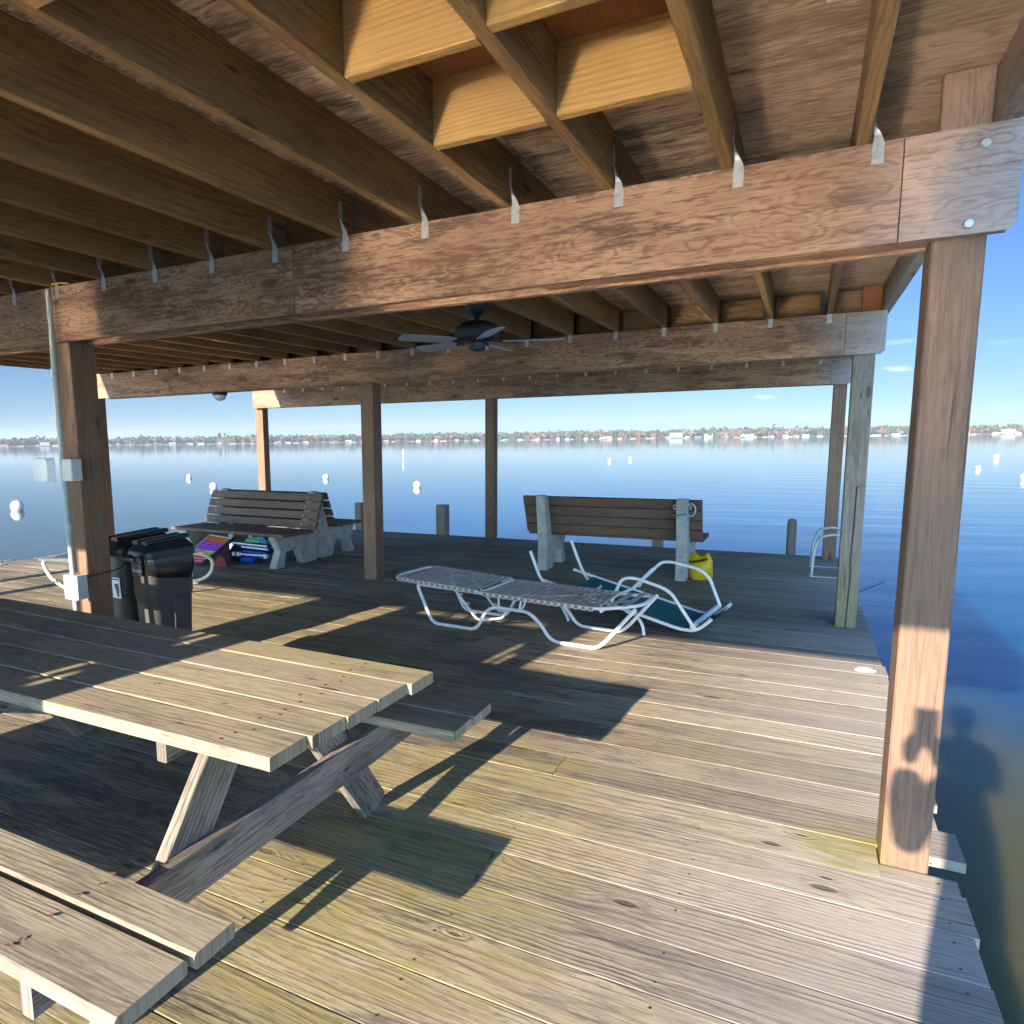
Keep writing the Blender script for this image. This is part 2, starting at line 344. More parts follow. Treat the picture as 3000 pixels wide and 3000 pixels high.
M['black_web'] = plain('black_webbing', (.015, .015, .016), .7)
M['paper'] = plain('sticker_white', (.78, .78, .80), .5, 0, .4, .03, 8)
M['ink'] = plain('sticker_ink', (.05, .05, .07), .5)
M['fan'] = plain('fan_dark_metal', (.028, .030, .034), .45, .2, .5)
M['blade'] = plain('fan_blade', (.34, .36, .40), .4, 0, .5, .08, 8)
M['glass'] = plain('frosted_glass', (.72, .74, .74), .2, 0, .5, .03, 8)
M['rope'] = plain('pale_rope', (.42, .44, .43), .8, 0, .2, .2, 90, .4)
M['rope_blue'] = plain('blue_rope', (.10, .26, .36), .8, 0, .2, .2, 90, .4)
M['chain'] = plain('chain_dull', (.25, .22, .18), .5, .7)
M['yellow_wire'] = plain('yellow_cable', (.65, .42, .03), .5)
M['blue'] = plain('blue_nylon', (.012, .05, .32), .6, 0, .3, .2, 20)
M['navy'] = plain('navy_nylon', (.012, .02, .07), .7)
M['red'] = plain('red_nylon', (.30, .03, .025), .7)
M['float'] = plain('white_float', (.55, .54, .49), .35, 0, .5, .04, 5)
M['float_foot'] = plain('float_waterline', (.45, .42, .34), .6)
M['leaf'] = plain('brown_leaf', (.16, .075, .035), .7)
M['skin'] = plain('skin', (.50, .30, .21), .5)
M['shirt'] = plain('dark_shirt', (.05, .06, .09), .85)
M['trousers'] = plain('trousers', (.07, .075, .09), .9)
M['hair'] = plain('hair', (.05, .03, .02), .8)
M['purple'] = plain('purple_float', (.09, .03, .16), .5)

def stripes_mat():
    k = N('striped_fabric'); uvn = k.n('UVMap', uv_map='UVMap'); s = k.n('SeparateXYZ'); k.t.links.new(uvn.outputs[0], s.inputs[0])
    cr = k.n('ValToRGB'); cr.color_ramp.interpolation = 'CONSTANT'
    E_ = [(0, (.55, .03, .05)), (.06, (.75, .40, .42)), (.09, (.50, .02, .05)), (.16, (.78, .5, .5)), (.19, (.55, .03, .04)), (.27, (.55, .33, .26)), (.30, (.28, .42, .05)), (.42, (.50, .50, .36)), (.47, (.16, .03, .16)),
          (.50, (.34, .06, .42)), (.58, (.10, .02, .12)), (.60, (.36, .06, .45)), (.67, (.10, .02, .12)), (.69, (.36, .06, .45)), (.77, (.12, .02, .12)), (.79, (.65, .14, .03)), (.86, (.25, .05, .02)), (.88, (.70, .18, .03)), (.94, (.22, .05, .02)), (.96, (.68, .16, .03))]
    el = cr.color_ramp.elements
    while len(el) > 1: el.remove(el[0])
    el[0].position = 0; el[0].color = (*E_[0][1], 1)
    for p, c in E_[1:]: e = el.new(p); e.color = (*c, 1)
    k.t.links.new(s.outputs[1], cr.inputs[0]); k.t.links.new(cr.outputs[0], k.b.inputs['Base Color']); k.b.inputs['Roughness'].default_value = .8
    return k.m
M['stripes'] = stripes_mat()
def towel_mat():
    k = N('green_blue_fabric'); t = k.n('TexCoord'); n1 = k.noise(t.outputs['Object'], 9, 3); 
    c = k.mix(k.ramp(n1, .44, .48), (.02, .16, .38), (.10, .38, .06)); c = k.mix(k.ramp(k.noise(t.outputs['Object'], 14, 2), .58, .62), c, (.03, .35, .45))
    k.set(k.b.inputs['Base Color'], c); k.b.inputs['Roughness'].default_value = .8; return k.m
M['towel'] = towel_mat()

# ---------------------------------------------------------------- water, lake bed
WZ = -.9
def water_mat():
    k = N('lake_water'); P, ps = k.pos(); X_, Y_, Z_ = ps
    dist = k.m2('SQRT', k.m2('ADD', k.m2('MULTIPLY', X_, X_), k.m2('MULTIPLY', Y_, Y_)))
    patch = k.noise(P, .35, 3)
    shallow = k.ramp(k.m2('ADD', k.m2('ADD', Y_, k.m2('MULTIPLY', X_, .8)), k.m2('MULTIPLY', patch, 2.5)), 7.8, 12.0)
    base = k.mix(shallow, (.085, .088, .036), (.003, .066, .165))
    base = k.mix(k.ramp(dist, 8, 60), base, (.008, .055, .12))
    k.set(k.b.inputs['Base Color'], base)
    k.b.inputs['IOR'].default_value = 1.33; k.b.inputs['Specular IOR Level'].default_value = .8
    k.b.inputs['Subsurface Weight'].default_value = 1; k.b.inputs['Subsurface Radius'].default_value = (.5, .8, 1.0); k.b.inputs['Subsurface Scale'].default_value = 1.6
    # rougher behind the dock, unseen, to spread sun onto the ceiling; near calm ahead
    k.set(k.b.inputs['Roughness'], k.ramp(Y_, -1.5, -4, .045, .12))
    warp = k.noise(k.comb(k.m2('MULTIPLY', X_, .10), k.m2('MULTIPLY', Y_, .10)), 1, 2)
    # low swells running out from the shore, broken up by noise
    wv = k.m2('SINE', k.m2('ADD', k.m2('ADD', k.m2('MULTIPLY', Y_, 4.6), k.m2('MULTIPLY', X_, -.9)), k.m2('MULTIPLY', warp, 16)))
    wv2 = k.m2('SINE', k.m2('ADD', k.m2('ADD', k.m2('MULTIPLY', Y_, 1.9), k.m2('MULTIPLY', X_, .25)), k.m2('MULTIPLY', warp, 9)))
    amp = k.ramp(k.noise(k.comb(k.m2('MULTIPLY', X_, .06), k.m2('MULTIPLY', Y_, .07)), 1, 2), .35, .65, .25, 1)
    amp = k.m2('MULTIPLY', amp, k.ramp(X_, -12, 2, .25, 1.0))
    rip = k.noise(k.comb(k.m2('MULTIPLY', X_, .9), k.m2('MULTIPLY', Y_, 2.6)), 1, 4, .55)
    h = k.m2('ADD', k.m2('MULTIPLY', k.m2('ADD', k.m2('MULTIPLY', wv, .45), wv2), amp), k.m2('MULTIPLY', rip, 1.6))
    fade = k.ramp(dist, 10, 260, 1, .12)
    bp = k.n('Bump'); bp.inputs['Distance'].default_value = .012; k.set(bp.inputs['Height'], h); k.set(bp.inputs['Strength'], k.m2('MULTIPLY', fade, k.ramp(X_, -14, 3, .13, .24)))
    k.t.links.new(bp.outputs[0], k.b.inputs['Normal'])
    return k.m
mb = MB(); mb.add([(-6000, -3000, WZ), (6000, -3000, WZ), (6000, 6000, WZ), (-6000, 6000, WZ)], [[0, 1, 2, 3]])
mb.build('water', water_mat(), kind='structure')

# ---------------------------------------------------------------- deck
PITCH, G0 = .230, 1.888
def deck_y(k): return G0 + PITCH * k
TH = .038
mb = MB(); nl = MB()
rows_x = [.49, -.29, -.95, -1.55, -2.15, -2.75, -3.35, -3.95, -4.5, -5.15, -5.8, -6.45, -7.1, -7.75, -8.4, -9.1]
kmin = -15
k = kmin
while deck_y(k) < 10.40:
    y0 = deck_y(k) + random.uniform(.0016, .0032); y1 = min(deck_y(k + 1) - random.uniform(.0016, .0032), 10.47); yc = (y0 + y1) / 2; wd = y1 - y0
    xe = .553 + random.uniform(-.008, .008)
    if 3.0 < yc < 3.35: xe = .60
    if yc > 3.4: xe = .575 - min((yc - 3.4) * .013, .065) + random.uniform(-.008, .008)
    z = -TH / 2 + random.uniform(-.0012, .0012)
    cuts = [-4.205, xe]
    if k % 4 == 1: cuts = [-4.205, -.955 + random.choice((0, -1.2)), xe]
    for a, b in zip(cuts[:-1], cuts[1:]):
        if a < -4: a -= 0
        if abs(yc - 2.93) < .1 and b == xe:
            mb.board((a + .001, yc, z), (.318, yc, z), wd, TH, (0, 1, 0), .0018)
            mb.board((.3185, (y0 + 2.908) / 2, z), (b, (y0 + 2.908) / 2, z), 2.908 - y0, TH, (0, 1, 0), .004)
        else:
            mb.board((a + .0015, yc, z), (b - .0015, yc, z), wd + random.uniform(-.002, .001), TH, (0, 1, 0), .0018)
    if yc > -1.4:
        # boards of the wing left of the trim board
        c2 = [-9.35 + random.uniform(-.01, .01), -6.45 if k % 3 == 0 else -7.75, -4.365]
        if k % 2: c2 = [c2[0], c2[2]]
        for a, b in zip(c2[:-1], c2[1:]): mb.board((a + .0015, yc, z), (b - .0015, yc, z), wd, TH, (0, 1, 0), .0018)
    for x in rows_x:
        for dy in (.045, wd - .045):
            if random.random() < .93:
                c = (x + random.uniform(-.008, .008), y0 + dy + random.uniform(-.006, .006), .0016)
                nl.add([(c[0] + .0045 * math.cos(i * 1.0472), c[1] + .0045 * math.sin(i * 1.0472), c[2]) for i in range(6)], [[0, 1, 2, 3, 4, 5]])
    k += 1
mb.board((-4.285, -1.55, -TH / 2), (-4.285, 4.2, -TH / 2), .148, TH, (1, 0, 0), .0025)
mb.board((-4.285, 4.203, -TH / 2), (-4.285, 10.47, -TH / 2), .148, TH, (1, 0, 0), .0025)
deck = mb.build('deck', M['deck'], kind='structure')
nl.build('deck_nails', M['steel_dark'], deck, kind='stuff')
# framing under the deck
mb = MB()
for y in (-1.4, 1.0, 2.72, 6.4, 10.3): mb.board((-9.2, y, -.038 - .02 - .12), (.43, y, -.178), .045, .235, (0, 1, 0))
for x in (.40, -1.9, -4.29, -6.8, -9.15): mb.board((x, -1.5, -.20), (x, 10.4, -.20), .045, .235, (1, 0, 0))
mb.build('deck_framing', M['post_grey'], deck)
mb = MB()
for y in (1.0, 4.8, 8.6):
    for x in (.25, -4.29, -9.0): mb.lathe([(.11, 0), (.11, 1.6)], (x, y, -1.7), 12)
mb.build('deck_piles', M['post_grey'], deck)

# ---------------------------------------------------------------- shelter
BZ0, BZ1, CZ = 2.165, 2.483, 2.690
sh = empty('boathouse_roof_shelter', (-3.9, 4.6, 0), 0, 'brown timber dock shelter with joists, plywood ceiling and plywood faced beams over the deck', 'shelter')
def P_(mbx, name, mat, par=None, **kw):
    """build in world coordinates and parent to the shelter"""
    o = mbx.build(name, mat, None, **kw); par = par or sh
    root = par
    o.parent = par; o.matrix_parent_inverse = par_world(par).inverted(); return o
def par_world(o):
    mt = Matrix.Translation(o.location) @ o.rotation_euler.to_matrix().to_4x4()
    if o.parent: return par_world(o.parent) @ o.matrix_parent_inverse @ mt
    return mt
# posts
def post(x0, x1, y0, y1, mat, top=BZ1 - .01, bottom=-1.6, crack=False):
    b = MB(); b.board(((x0 + x1) / 2, (y0 + y1) / 2, bottom), ((x0 + x1) / 2, (y0 + y1) / 2, top), x1 - x0, y1 - y0, (1, 0, 0), .006)
    return P_(b, 'post', mat)
post(.324, .468, 2.915, 3.095, M['post'])
post(-4.11, -3.97, 2.915, 3.095, M['post'])
post(-8.46, -8.32, 2.915, 3.095, M['post'])
pg = post(.292, .438, 6.60, 6.76, M['post_grey'])
b = MB()
for i, (zz, dz) in enumerate(((.0, .5), (.5, .35), (.85, .3))):
    b.board((.372 + random.uniform(-.006, .006), 6.597, zz), (.372 + random.uniform(-.006, .008), 6.597, zz + dz), .004 + .004 * (i < 3), .004, (1, 0, 0), 0)
P_(b, 'drying_crack', M['black_web'], pg)
post(-4.33, -4.17, 6.70, 6.88, M['post'])
post(-8.80, -8.64, 6.66, 6.84, M['post'])
post(.263, .409, 10.16, 10.31, M['post'])
post(-4.37, -4.215, 10.28, 10.42, M['post'])
post(-8.91, -8.74, 10.24, 10.40, M['post'])
post(-8.3, -8.15, -1.0, -.85, M['post']); post(-4.16, -4.01, -1.0, -.85, M['post'])
# beams: plywood faced planks either side of the posts
def beam(yf, xl, xr, yb=None, chamfer=True, slot_to=-1.0):
    yb = yb or yf + .225
    b = MB(); Z0, Z1 = BZ0, BZ1; t = .042
    def plank(y, x0, x1, z0=Z0, ch=.035):
        u0 = random.uniform(0, 30); v0 = random.uniform(0, 30)
        poly = [(x0, z0), (x1 - ch, z0), (x1, z0 + ch * 1.1), (x1, Z1), (x0, Z1)]
        n = len(poly); vs = [Vector((a, y, c)) for a, c in poly] + [Vector((a, y + t, c)) for a, c in poly]
        fs = [list(range(n)), [n + i for i in range(n)][::-1]] + [[(i + 1) % n, i, n + i, n + (i + 1) % n] for i in range(n)]
        uvs = [[(u0 + p[0], v0 + p[1]) for p in poly], [(u0 + p[0] + 9, v0 + p[1]) for p in poly][::-1]]
        for i in range(n):
            j = (i + 1) % n; uvs.append([(u0 + poly[j][0], v0 + 7 + poly[j][1]), (u0 + poly[i][0], v0 + 7 + poly[i][1]), (u0 + poly[i][0], v0 + 7 + poly[i][1] + t), (u0 + poly[j][0], v0 + 7 + poly[j][1] + t)])
        b.add(vs, fs, uvs, (random.random(), random.random(), random.random(), 1))
    # sheets butt at seams
    seams = [xr]; x = .225
    while x > xl + .3: seams.append(x); x -= 2.44
    seams.append(xl)
    for i in range(len(seams) - 1): plank(yf, seams[i + 1] + (.003 if i < len(seams) - 2 else 0), seams[i], ch=.022 if i == 0 else 0)
    plank(yb - t, xl + .05, xr - .05, ch=.05)
    b.box((slot_to, yf + t + .001, Z0 + .012), (xr - .18, yb - t - .001, Z1 - .02))
    b.box((xl + .02, yf + t + .001, Z0 + .16), (slot_to - .004, yb - t - .001, Z1 - .02))
    return P_(b, 'beam', M['beam'])
bm1 = beam(2.862, -8.45, .528)
bm2 = beam(6.57, -8.50, .495)
bm3 = beam(10.14, -8.87, .455)
beam(-1.03, -8.45, .52)
for o, y in ((bm1, 2.862),):
    for (x, z) in ((.41, 2.195), (.435, 2.425)):
        b = MB(); b.lathe([(.0, -.006), (.012, -.006), (.017, 0), (.017, .004)], (0, 0, 0), 12)
        b.v = [(x + p[0], y + p[2] - .003, z + p[1]) for p in b.v]; P_(b, 'bolt_head', M['galv'], o)
# joists (each its own part) with their metal straps
JX = [.112 - .4125 * i for i in range(21)]
JX = [x for x in JX if x > -8.3]
def joist(x, y0, y1, lap):
    b = MB(); b.board((x, y0, (BZ1 + CZ) / 2 + .001), (x, y1, (BZ1 + CZ) / 2 + .001), .040, CZ - BZ1 - .003, (1, 0, 0), .003)
    return P_(b, 'joist', M['joist'])
def strap(x, yface, j, s=1, full=True):
    """twisted hurricane tie: tab on the beam face, tapering up and flat on the joist side"""
    b = MB(); y = yface - .0025; w = .017
    b.prism([(-w, -.068), (w, -.068), (w, -.012), (-w, -.012)], (x, y, BZ1), (1, 0, 0), (0, 0, 1), .0022)
    xs = x - .0215
    L = [((x - w, y, -.012), (x + w, y, -.012)), ((x - w * .9, y - .001, .02), (x + w * .35, y - .001, .02)), ((xs + .004, y - .010, .05), (xs + .012, y - .002, .05)), ((xs, y - .020, .08), (xs, y + .010, .08)), ((xs, y - .024, .12), (xs, y + .012, .12)), ((xs, y - .014, .15), (xs, y + .004, .15))]
    vs = [Vector((p[0], p[1], BZ1 + p[2])) for q in L for p in q]; vs += [v + Vector((.0018, -.0018, 0)) for v in vs]; n2 = len(L) * 2
    fs = [[2 * i, 2 * i + 1, 2 * i + 3, 2 * i + 2] for i in range(len(L) - 1)] + [[n2 + 2 * i + 2, n2 + 2 * i + 3, n2 + 2 * i + 1, n2 + 2 * i] for i in range(len(L) - 1)]
    fs += [[2 * i + 1, n2 + 2 * i + 1, n2 + 2 * i + 3, 2 * i + 3] for i in range(len(L) - 1)] + [[2 * i, 2 * i + 2, n2 + 2 * i + 2, n2 + 2 * i] for i in range(len(L) - 1)]
    b.add(vs, fs)
    o = P_(b, 'joist_strap', M['galv'], j)
    n_ = MB()
    for (dx, dz) in ((-.010, -.056), (.010, -.056), (0, -.034), (-.010, -.019), (.011, -.02)):
        n_.prism([(.003 * math.cos(i), .003 * math.sin(i)) for i in range(6)], (x + dx, y - .001, BZ1 + dz), (1, 0, 0), (0, 0, 1), -.0008)
    return o, n_
dots = MB()
bays = [(-1.5, 2.98, 0), (2.984, 6.70, 1), (6.62, 10.20, 2)]
for (y0, y1, bi) in bays:
    for x in JX:
        xx = x
        if bi == 2: xx = x
        j = joist(xx, y0, y1, bi)
        if bi == 0:
            o, n_ = strap(x + .043, 2.862, j); dots.v
            P_(n_, 'strap_nails', M['steel_dark'], j)
        if bi == 1: o, n_ = strap(x + .0, 6.57, j)
        if bi == 2:
            o, n_ = strap(x - .0, 10.14, j)
# rim joists left and right
for x in (.492, -8.36):
    b = MB(); b.board((x, -1.5, (BZ1 + CZ) / 2 - .001), (x, 10.36, (BZ1 + CZ) / 2 - .001), .055, CZ - BZ1 - .004, (1, 0, 0), .003)
    P_(b, 'rim_joist', M['beam'])
b = MB(); b.board((-8.3, 10.34, (BZ1 + CZ) / 2), (.46, 10.34, (BZ1 + CZ) / 2), .045, CZ - BZ1 - .006, (0, 1, 0)); P_(b, 'rim_joist', M['joist'])
b = MB(); b.board((-8.3, -1.48, (BZ1 + CZ) / 2), (.46, -1.48, (BZ1 + CZ) / 2), .045, CZ - BZ1 - .006, (0, 1, 0)); P_(b, 'rim_joist', M['joist'])
# blocks over the beams at the right-hand end
for (y, mt) in ((2.985, 'beam'), (6.70, 'cedar')):
    b = MB(); b.board((.395, y, BZ1 + .002), (.395, y, CZ - .003), .135, .04, (1, 0, 0), .003); P_(b, 'corner_block', M[mt])
# blocking between the joists, new golden pine
for (i, y) in ((3, 1.690), (3, 2.195), (2, 2.180), (2, 1.655), (4, 1.08)):
    xa = JX[i] - 0; a = xa + .021; bb = JX[i - 1] - .021
    b = MB(); b.board((a, y, (BZ1 + CZ) / 2 - .001), (bb, y, (BZ1 + CZ) / 2 - .001), .040, CZ - BZ1 - .005, (0, 1, 0), .003); P_(b, 'blocking_board', M['new'])
# dark blocking on the far beams
for y in (6.80, 10.28):
    b = MB(); b.board((.136, y, (BZ1 + CZ) / 2), (.46 if y < 7 else .44, y, (BZ1 + CZ) / 2), .036, CZ - BZ1 - .012, (0, 1, 0), .003); P_(b, 'blocking_board', M['joist'])
    for i in range(1, len(JX)):
        b = MB(); b.board((JX[i] + .024, y, (BZ1 + CZ) / 2), (JX[i - 1] - .07, y, (BZ1 + CZ) / 2), .036, CZ - BZ1 - .012, (0, 1, 0), .003); P_(b, 'blocking_board', M['joist'])
# plywood ceiling in sheets
sheets = []
y = -1.5; r_ = 0
while y < 10.36:
    y2 = min(y + 1.22, 10.36); x = .520; x2 = x - (1.6 if r_ % 2 else 2.44)
    while x > -8.39:
        x2 = max(x2, -8.39); b = MB(); u0, v0 = random.uniform(0, 50), random.uniform(0, 50)
        X0, X1, Y0, Y1 = x2 + .002, x - .002, y + .0025, y2 - .0025
        b.add([(X0, Y0, CZ), (X1, Y0, CZ), (X1, Y1, CZ), (X0, Y1, CZ), (X0, Y0, CZ + .018), (X1, Y0, CZ + .018), (X1, Y1, CZ + .018), (X0, Y1, CZ + .018)],
              [[0, 3, 2, 1], [4, 5, 6, 7], [0, 1, 5, 4], [1, 2, 6, 5], [2, 3, 7, 6], [3, 0, 4, 7]],
              [[(u0 + a, v0 + c) for a, c in q] for q in ([(X0, Y0), (X0, Y1), (X1, Y1), (X1, Y0)], [(X0, Y0), (X1, Y0), (X1, Y1), (X0, Y1)], [(X0, 0), (X1, 0), (X1, .02), (X0, .02)], [(Y0, 0), (Y1, 0), (Y1, .02), (Y0, .02)], [(X1, 0), (X0, 0), (X0, .02), (X1, .02)], [(Y1, 0), (Y0, 0), (Y0, .02), (Y1, .02)])],
              (random.random(), random.random(), random.random(), 1))
        sheets.append(P_(b, 'ceiling_sheet', M['ply'])); x = x2; x2 = x - 2.44
    y = y2; r_ += 1
b = MB(); b.box((-8.40, -1.52, CZ + .020), (.525, 10.38, CZ + .06)); P_(b, 'upper_floor', M['post_grey'])
# orange patches let in between the blocking
for (i, y0, y1) in ((3, 1.72, 2.17), (2, 1.68, 2.155)):
    b = MB(); b.box((JX[i] + .022, y0, CZ - .011), (JX[i - 1] - .022, y1, CZ - .002)); P_(b, 'ceiling_patch', M['cedar'])
# paper label with bar code stapled to the ceiling
b = MB(); c0 = Vector((.028, 2.335, CZ - .0015)); ax = Vector((.94, .2, 0)).normalized(); ay = Vector((-.2, .94, 0)).normalized()
b.prism([(-.042, -.016), (.042, -.016), (.042, .016), (-.042, .016)], c0, ax, -ay, .0008); lab = P_(b, 'bar_code_label', M['paper'])
b = MB(); x = -.026
while x < .030:
    wv = random.choice((.0009, .0016, .0024)); b.prism([(x, -.009), (x + wv, -.009), (x + wv, .007), (x, .007)], c0 - Vector((0, 0, .0014)), ax, -ay, .0004); x += wv + random.choice((.001, .0018))
P_(b, 'bar_code', M['ink'], lab)

# unseen blocker wall added behind the camera, shaped to shade the table and deck
wall = empty('unseen_shadow_wall', (-3.36, -1.06, 0), 0, 'unseen plank wall added to cast the shadow over table and deck', 'wall')
def W_(b, name, mat): return P_(b, name, mat, wall)
b = MB(); yw = -1.062
for x0, x1, z0, z1 in ((-4.25, -2.757, .0, 2.14), (-2.722, -2.685, .0, 2.14), (-2.648, -2.472, .0, 2.14), (-2.757, -2.722, 0, 1.56), (-2.757, -2.722, 1.63, 1.76), (-2.757, -2.722, 1.97, 2.14), (-2.685, -2.648, 0, 1.54), (-2.685, -2.648, 1.60, 1.73), (-2.685, -2.648, 1.88, 2.14)):  # slots left open so streaks of sun reach the tabletop
    if x1 - x0 > .5:
        n_ = 8
        for i in range(n_): b.box((x0 + (x1 - x0) * i / n_, yw, z0), (x0 + (x1 - x0) * (i + 1) / n_, yw + .028, z1))
    else: b.box((x0, yw, z0), (x1, yw + .028, z1))
W_(b, 'shadow_wall_planks', M['post'])
b = MB()
for x0, x1 in ((-4.25, -4.04), (-3.80, -3.75), (-3.57, -3.50), (-3.22, -3.17), (-2.86, -2.472)): b.box((x0, yw - .03, 2.10), (x1, yw - .001, 2.24))  # blocks spaced so the gaps dapple the deck with light
b.box((-4.25, yw - .032, .3), (-2.9, yw - .003, .4)); W_(b, 'shadow_wall_cleats', M['post'])
w2 = empty('unseen_shadow_panel', (-4.9, -1.06, 0), 0, 'unseen plank panel added to cast the dark band on the left deck', 'shadow panel')
b = MB()  # added unseen panel, throws the dark band across the left deck
for x0, x1 in ((-5.2, -5.02), (-5.02, -4.84), (-4.84, -4.655)): b.box((x0, yw, 0), (x1, yw + .03, 2.2))
P_(b, 'shadow_panel_planks', M['post'], w2)

# ---------------------------------------------------------------- picnic table
tb = empty('picnic_table', (-2.4, 1.76, 0), 0, 'weathered grey wooden picnic table with attached bench seats, half in sun', 'picnic table')
def TB(b, name, mat='table', par=None): return P_(b, name, M[mat], par or tb)
b = MB(); xr = [-1.178, -1.160, -1.150, -1.142, -1.118]; ys = [1.348, 1.508, 1.672, 1.832, 2.006, 2.160]
for i in range(5):
    b.board((-3.80, (ys[i] + ys[i + 1]) / 2 + (.02 * i), .72), (xr[i], (ys[i] + ys[i + 1]) / 2, .72), ys[i + 1] - ys[i] - .004, .040, (0, 1, 0), .0035)
top_ = TB(b, 'tabletop')
b = MB()
for i in range(5):
    for x in (-1.37, -2.45, -3.55):
        for q in (.25, .55, .8):
            c = (x + random.uniform(-.03, .03), ys[i] + (ys[i + 1] - ys[i]) * q, .7405); b.add([(c[0] + .007 * math.cos(a * .785), c[1] + .005 * math.sin(a * .785), c[2]) for a in range(8)], [list(range(8))])
TB(b, 'nail_heads', 'steel_dark', top_)['kind'] = 'stuff'
for (y0, y1, y2, z) in ((.812, 1.010, 1.150, .41), (2.362, 2.536, 2.722, .41)):
    b = MB(); near = y0 < 1
    b.board((-3.80, (y0 + y1) / 2 - .002, z), (-1.135, (y0 + y1) / 2 - .002, z), y1 - y0 - .010, .040, (0, 1, 0), .007)
    b.board((-3.80, (y1 + y2) / 2 + .002, z), (-1.128, (y1 + y2) / 2 + .002, z), y2 - y1 - .012, .040, (0, 1, 0), .007)
    TB(b, 'bench_seat')
for X, sgn in ((-1.50, 1), (-3.42, -1)):
    # crosswise seat bearer, top cleat and splayed legs
    b = MB(); b.board((X, .86, .318), (X, 2.64, .318), .042, .138, (1, 0, 0), .004); TB(b, 'seat_support', 'table_leg')
    b = MB(); b.board((X - .135 * sgn, 1.40, .655), (X - .135 * sgn, 2.10, .655), .040, .088, (1, 0, 0), .004); TB(b, 'top_cleat', 'table_leg')
    for (ya, yb) in ((1.62, 1.10), (1.90, 2.42)):
        b = MB(); b.board((X - .044 * sgn, ya, .71 if False else .695), (X - .044 * sgn, yb, -.012 + .012), .042, .150, (1, 0, 0), .004)
        o = TB(b, 'leg', 'table_leg')
b = MB(); b.board((-3.30, 1.76, .40), (-1.68, 1.76, .655), .038, .09, (0, 1, 0), .003); TB(b, 'brace', 'table_leg')
def leafpiece(x, y, z, a, s=1.0, shade=0):
    b = MB(); n = 7; up = []
    for i in range(n + 1):
        t = i / n; up.append((t * .022 * s - .011 * s, .0048 * s * math.sin(math.pi * t) ** .8))
    pts = up + [(q[0], -q[1]) for q in up[-2:0:-1]]
    vs = [Vector((q[0] * math.cos(a) - q[1] * math.sin(a), q[0] * math.sin(a) + q[1] * math.cos(a), .0035 + .003 * abs(q[1]) / .005 + .003 * (q[0] / .011) ** 2)) for q in pts]
    vs2 = [v + Vector((0, 0, -.0012)) for v in vs]; nn = len(vs)
    b.add(vs + vs2, [list(range(nn)), [nn + i for i in range(nn)][::-1]] + [[i, nn + i, nn + (i + 1) % nn, (i + 1) % nn] for i in range(nn)])
    o = b.build('fallen_leaf', M['leaf'], None, label='tiny dry brown leaf lying on the picnic table or its near bench seat', cat='leaf', group='dry leaves scattered on the picnic table'); o.location = (x, y, z); return o
for (x, y, z, a, s) in ((-1.57, 1.40, .7405, .4, .7), (-1.56, 1.58, .7405, 1, .6), (-1.49, 2.06, .7405, .2, .6), (-1.9, 1.62, .7405, 2, .7), (-1.54, 1.135, .4305, .3, 1), (-1.53, 1.09, .4305, 1.2, .6), (-1.54, 1.035, .4305, .2, 1),
                        (-1.53, .95, .4305, .5, 1), (-1.52, .842, .4305, .2, .9), (-1.515, .868, .4305, 1.9, .8), (-1.75, .93, .4305, 1.4, .7)):
    leafpiece(x, y, z, a, s)

# ---------------------------------------------------------------- park benches with concrete ends
def bench(loc, rz, label, x_legs, length, gap, group='park benches with concrete ends'):
    """front foot line at local y=0, seat faces local -y"""
    r = empty('park_bench', loc, rz, label, 'bench', group)
    poly = [(0, 0), (.16, 0), (.20, .19), (.44, .21), (.52, 0), (.78, 0), (.765, .30), (.865, .875), (.845, .90), (.78, .90), (.755, .87), (.585, .40), (.02, .40), (.0, .37), (.10, .215)]
    for x in x_legs:
        b = MB(); b.prism(poly, (x, 0, 0), (0, 1, 0), (0, 0, 1), .115)
        o = b.build('concrete_end', M['concrete'], r)
        bv = o.modifiers.new('bevel', 'BEVEL'); bv.width = .008; bv.segments = 2; bv.limit_method = 'ANGLE'
    b = MB(); sd = Vector((0, .25, .96)).normalized()
    for i in range(4):
        z = .475 + i * .112; y = .565 + (z - .42) * .40
        b.board((0, y, z + .02), (length, y, z + .02), .098 if gap else .108, .036, (0, .37, .93), .004)
    back = b.build('backrest', M['bench'], r)
    b = MB()
    for i in range(4):
        z = .475 + i * .112 + .02; y = .565 + (z - .44) * .40 - .024
        for x in (x_legs[0] + .055, x_legs[1] + .055): b.prism([(.009 * math.cos(a * 1.0472), .009 * math.sin(a * 1.0472)) for a in range(6)], (x, y, z), (1, 0, 0), (0, .37, .93), .006)
    b.build('bolt_heads', M['galv'], r)
    b = MB()
    for i in range(4): b.board((0, -.04 + .069 + i * .142, .421), (length, -.04 + .069 + i * .142, .421), .136, .038, (0, 1, 0), .004)
    b.build('seat', M['bench'], r)
    return r
bench((-7.50, 6.87, 0), R(-3.5), 'grey slatted park bench facing the picnic table with folded beach chairs stowed under it', (.12, 1.73), 2.02, True)
bench((-5.52, 8.46, 0), R(177), 'park bench backing onto the other bench, facing the water, its seat end showing at right', (.10, 1.72), 1.95, True)
bench((-.93, 8.80, 0), R(180), 'dark brown park bench seen from behind with pale rope round one concrete end', (.13, 1.69), 2.0, False)
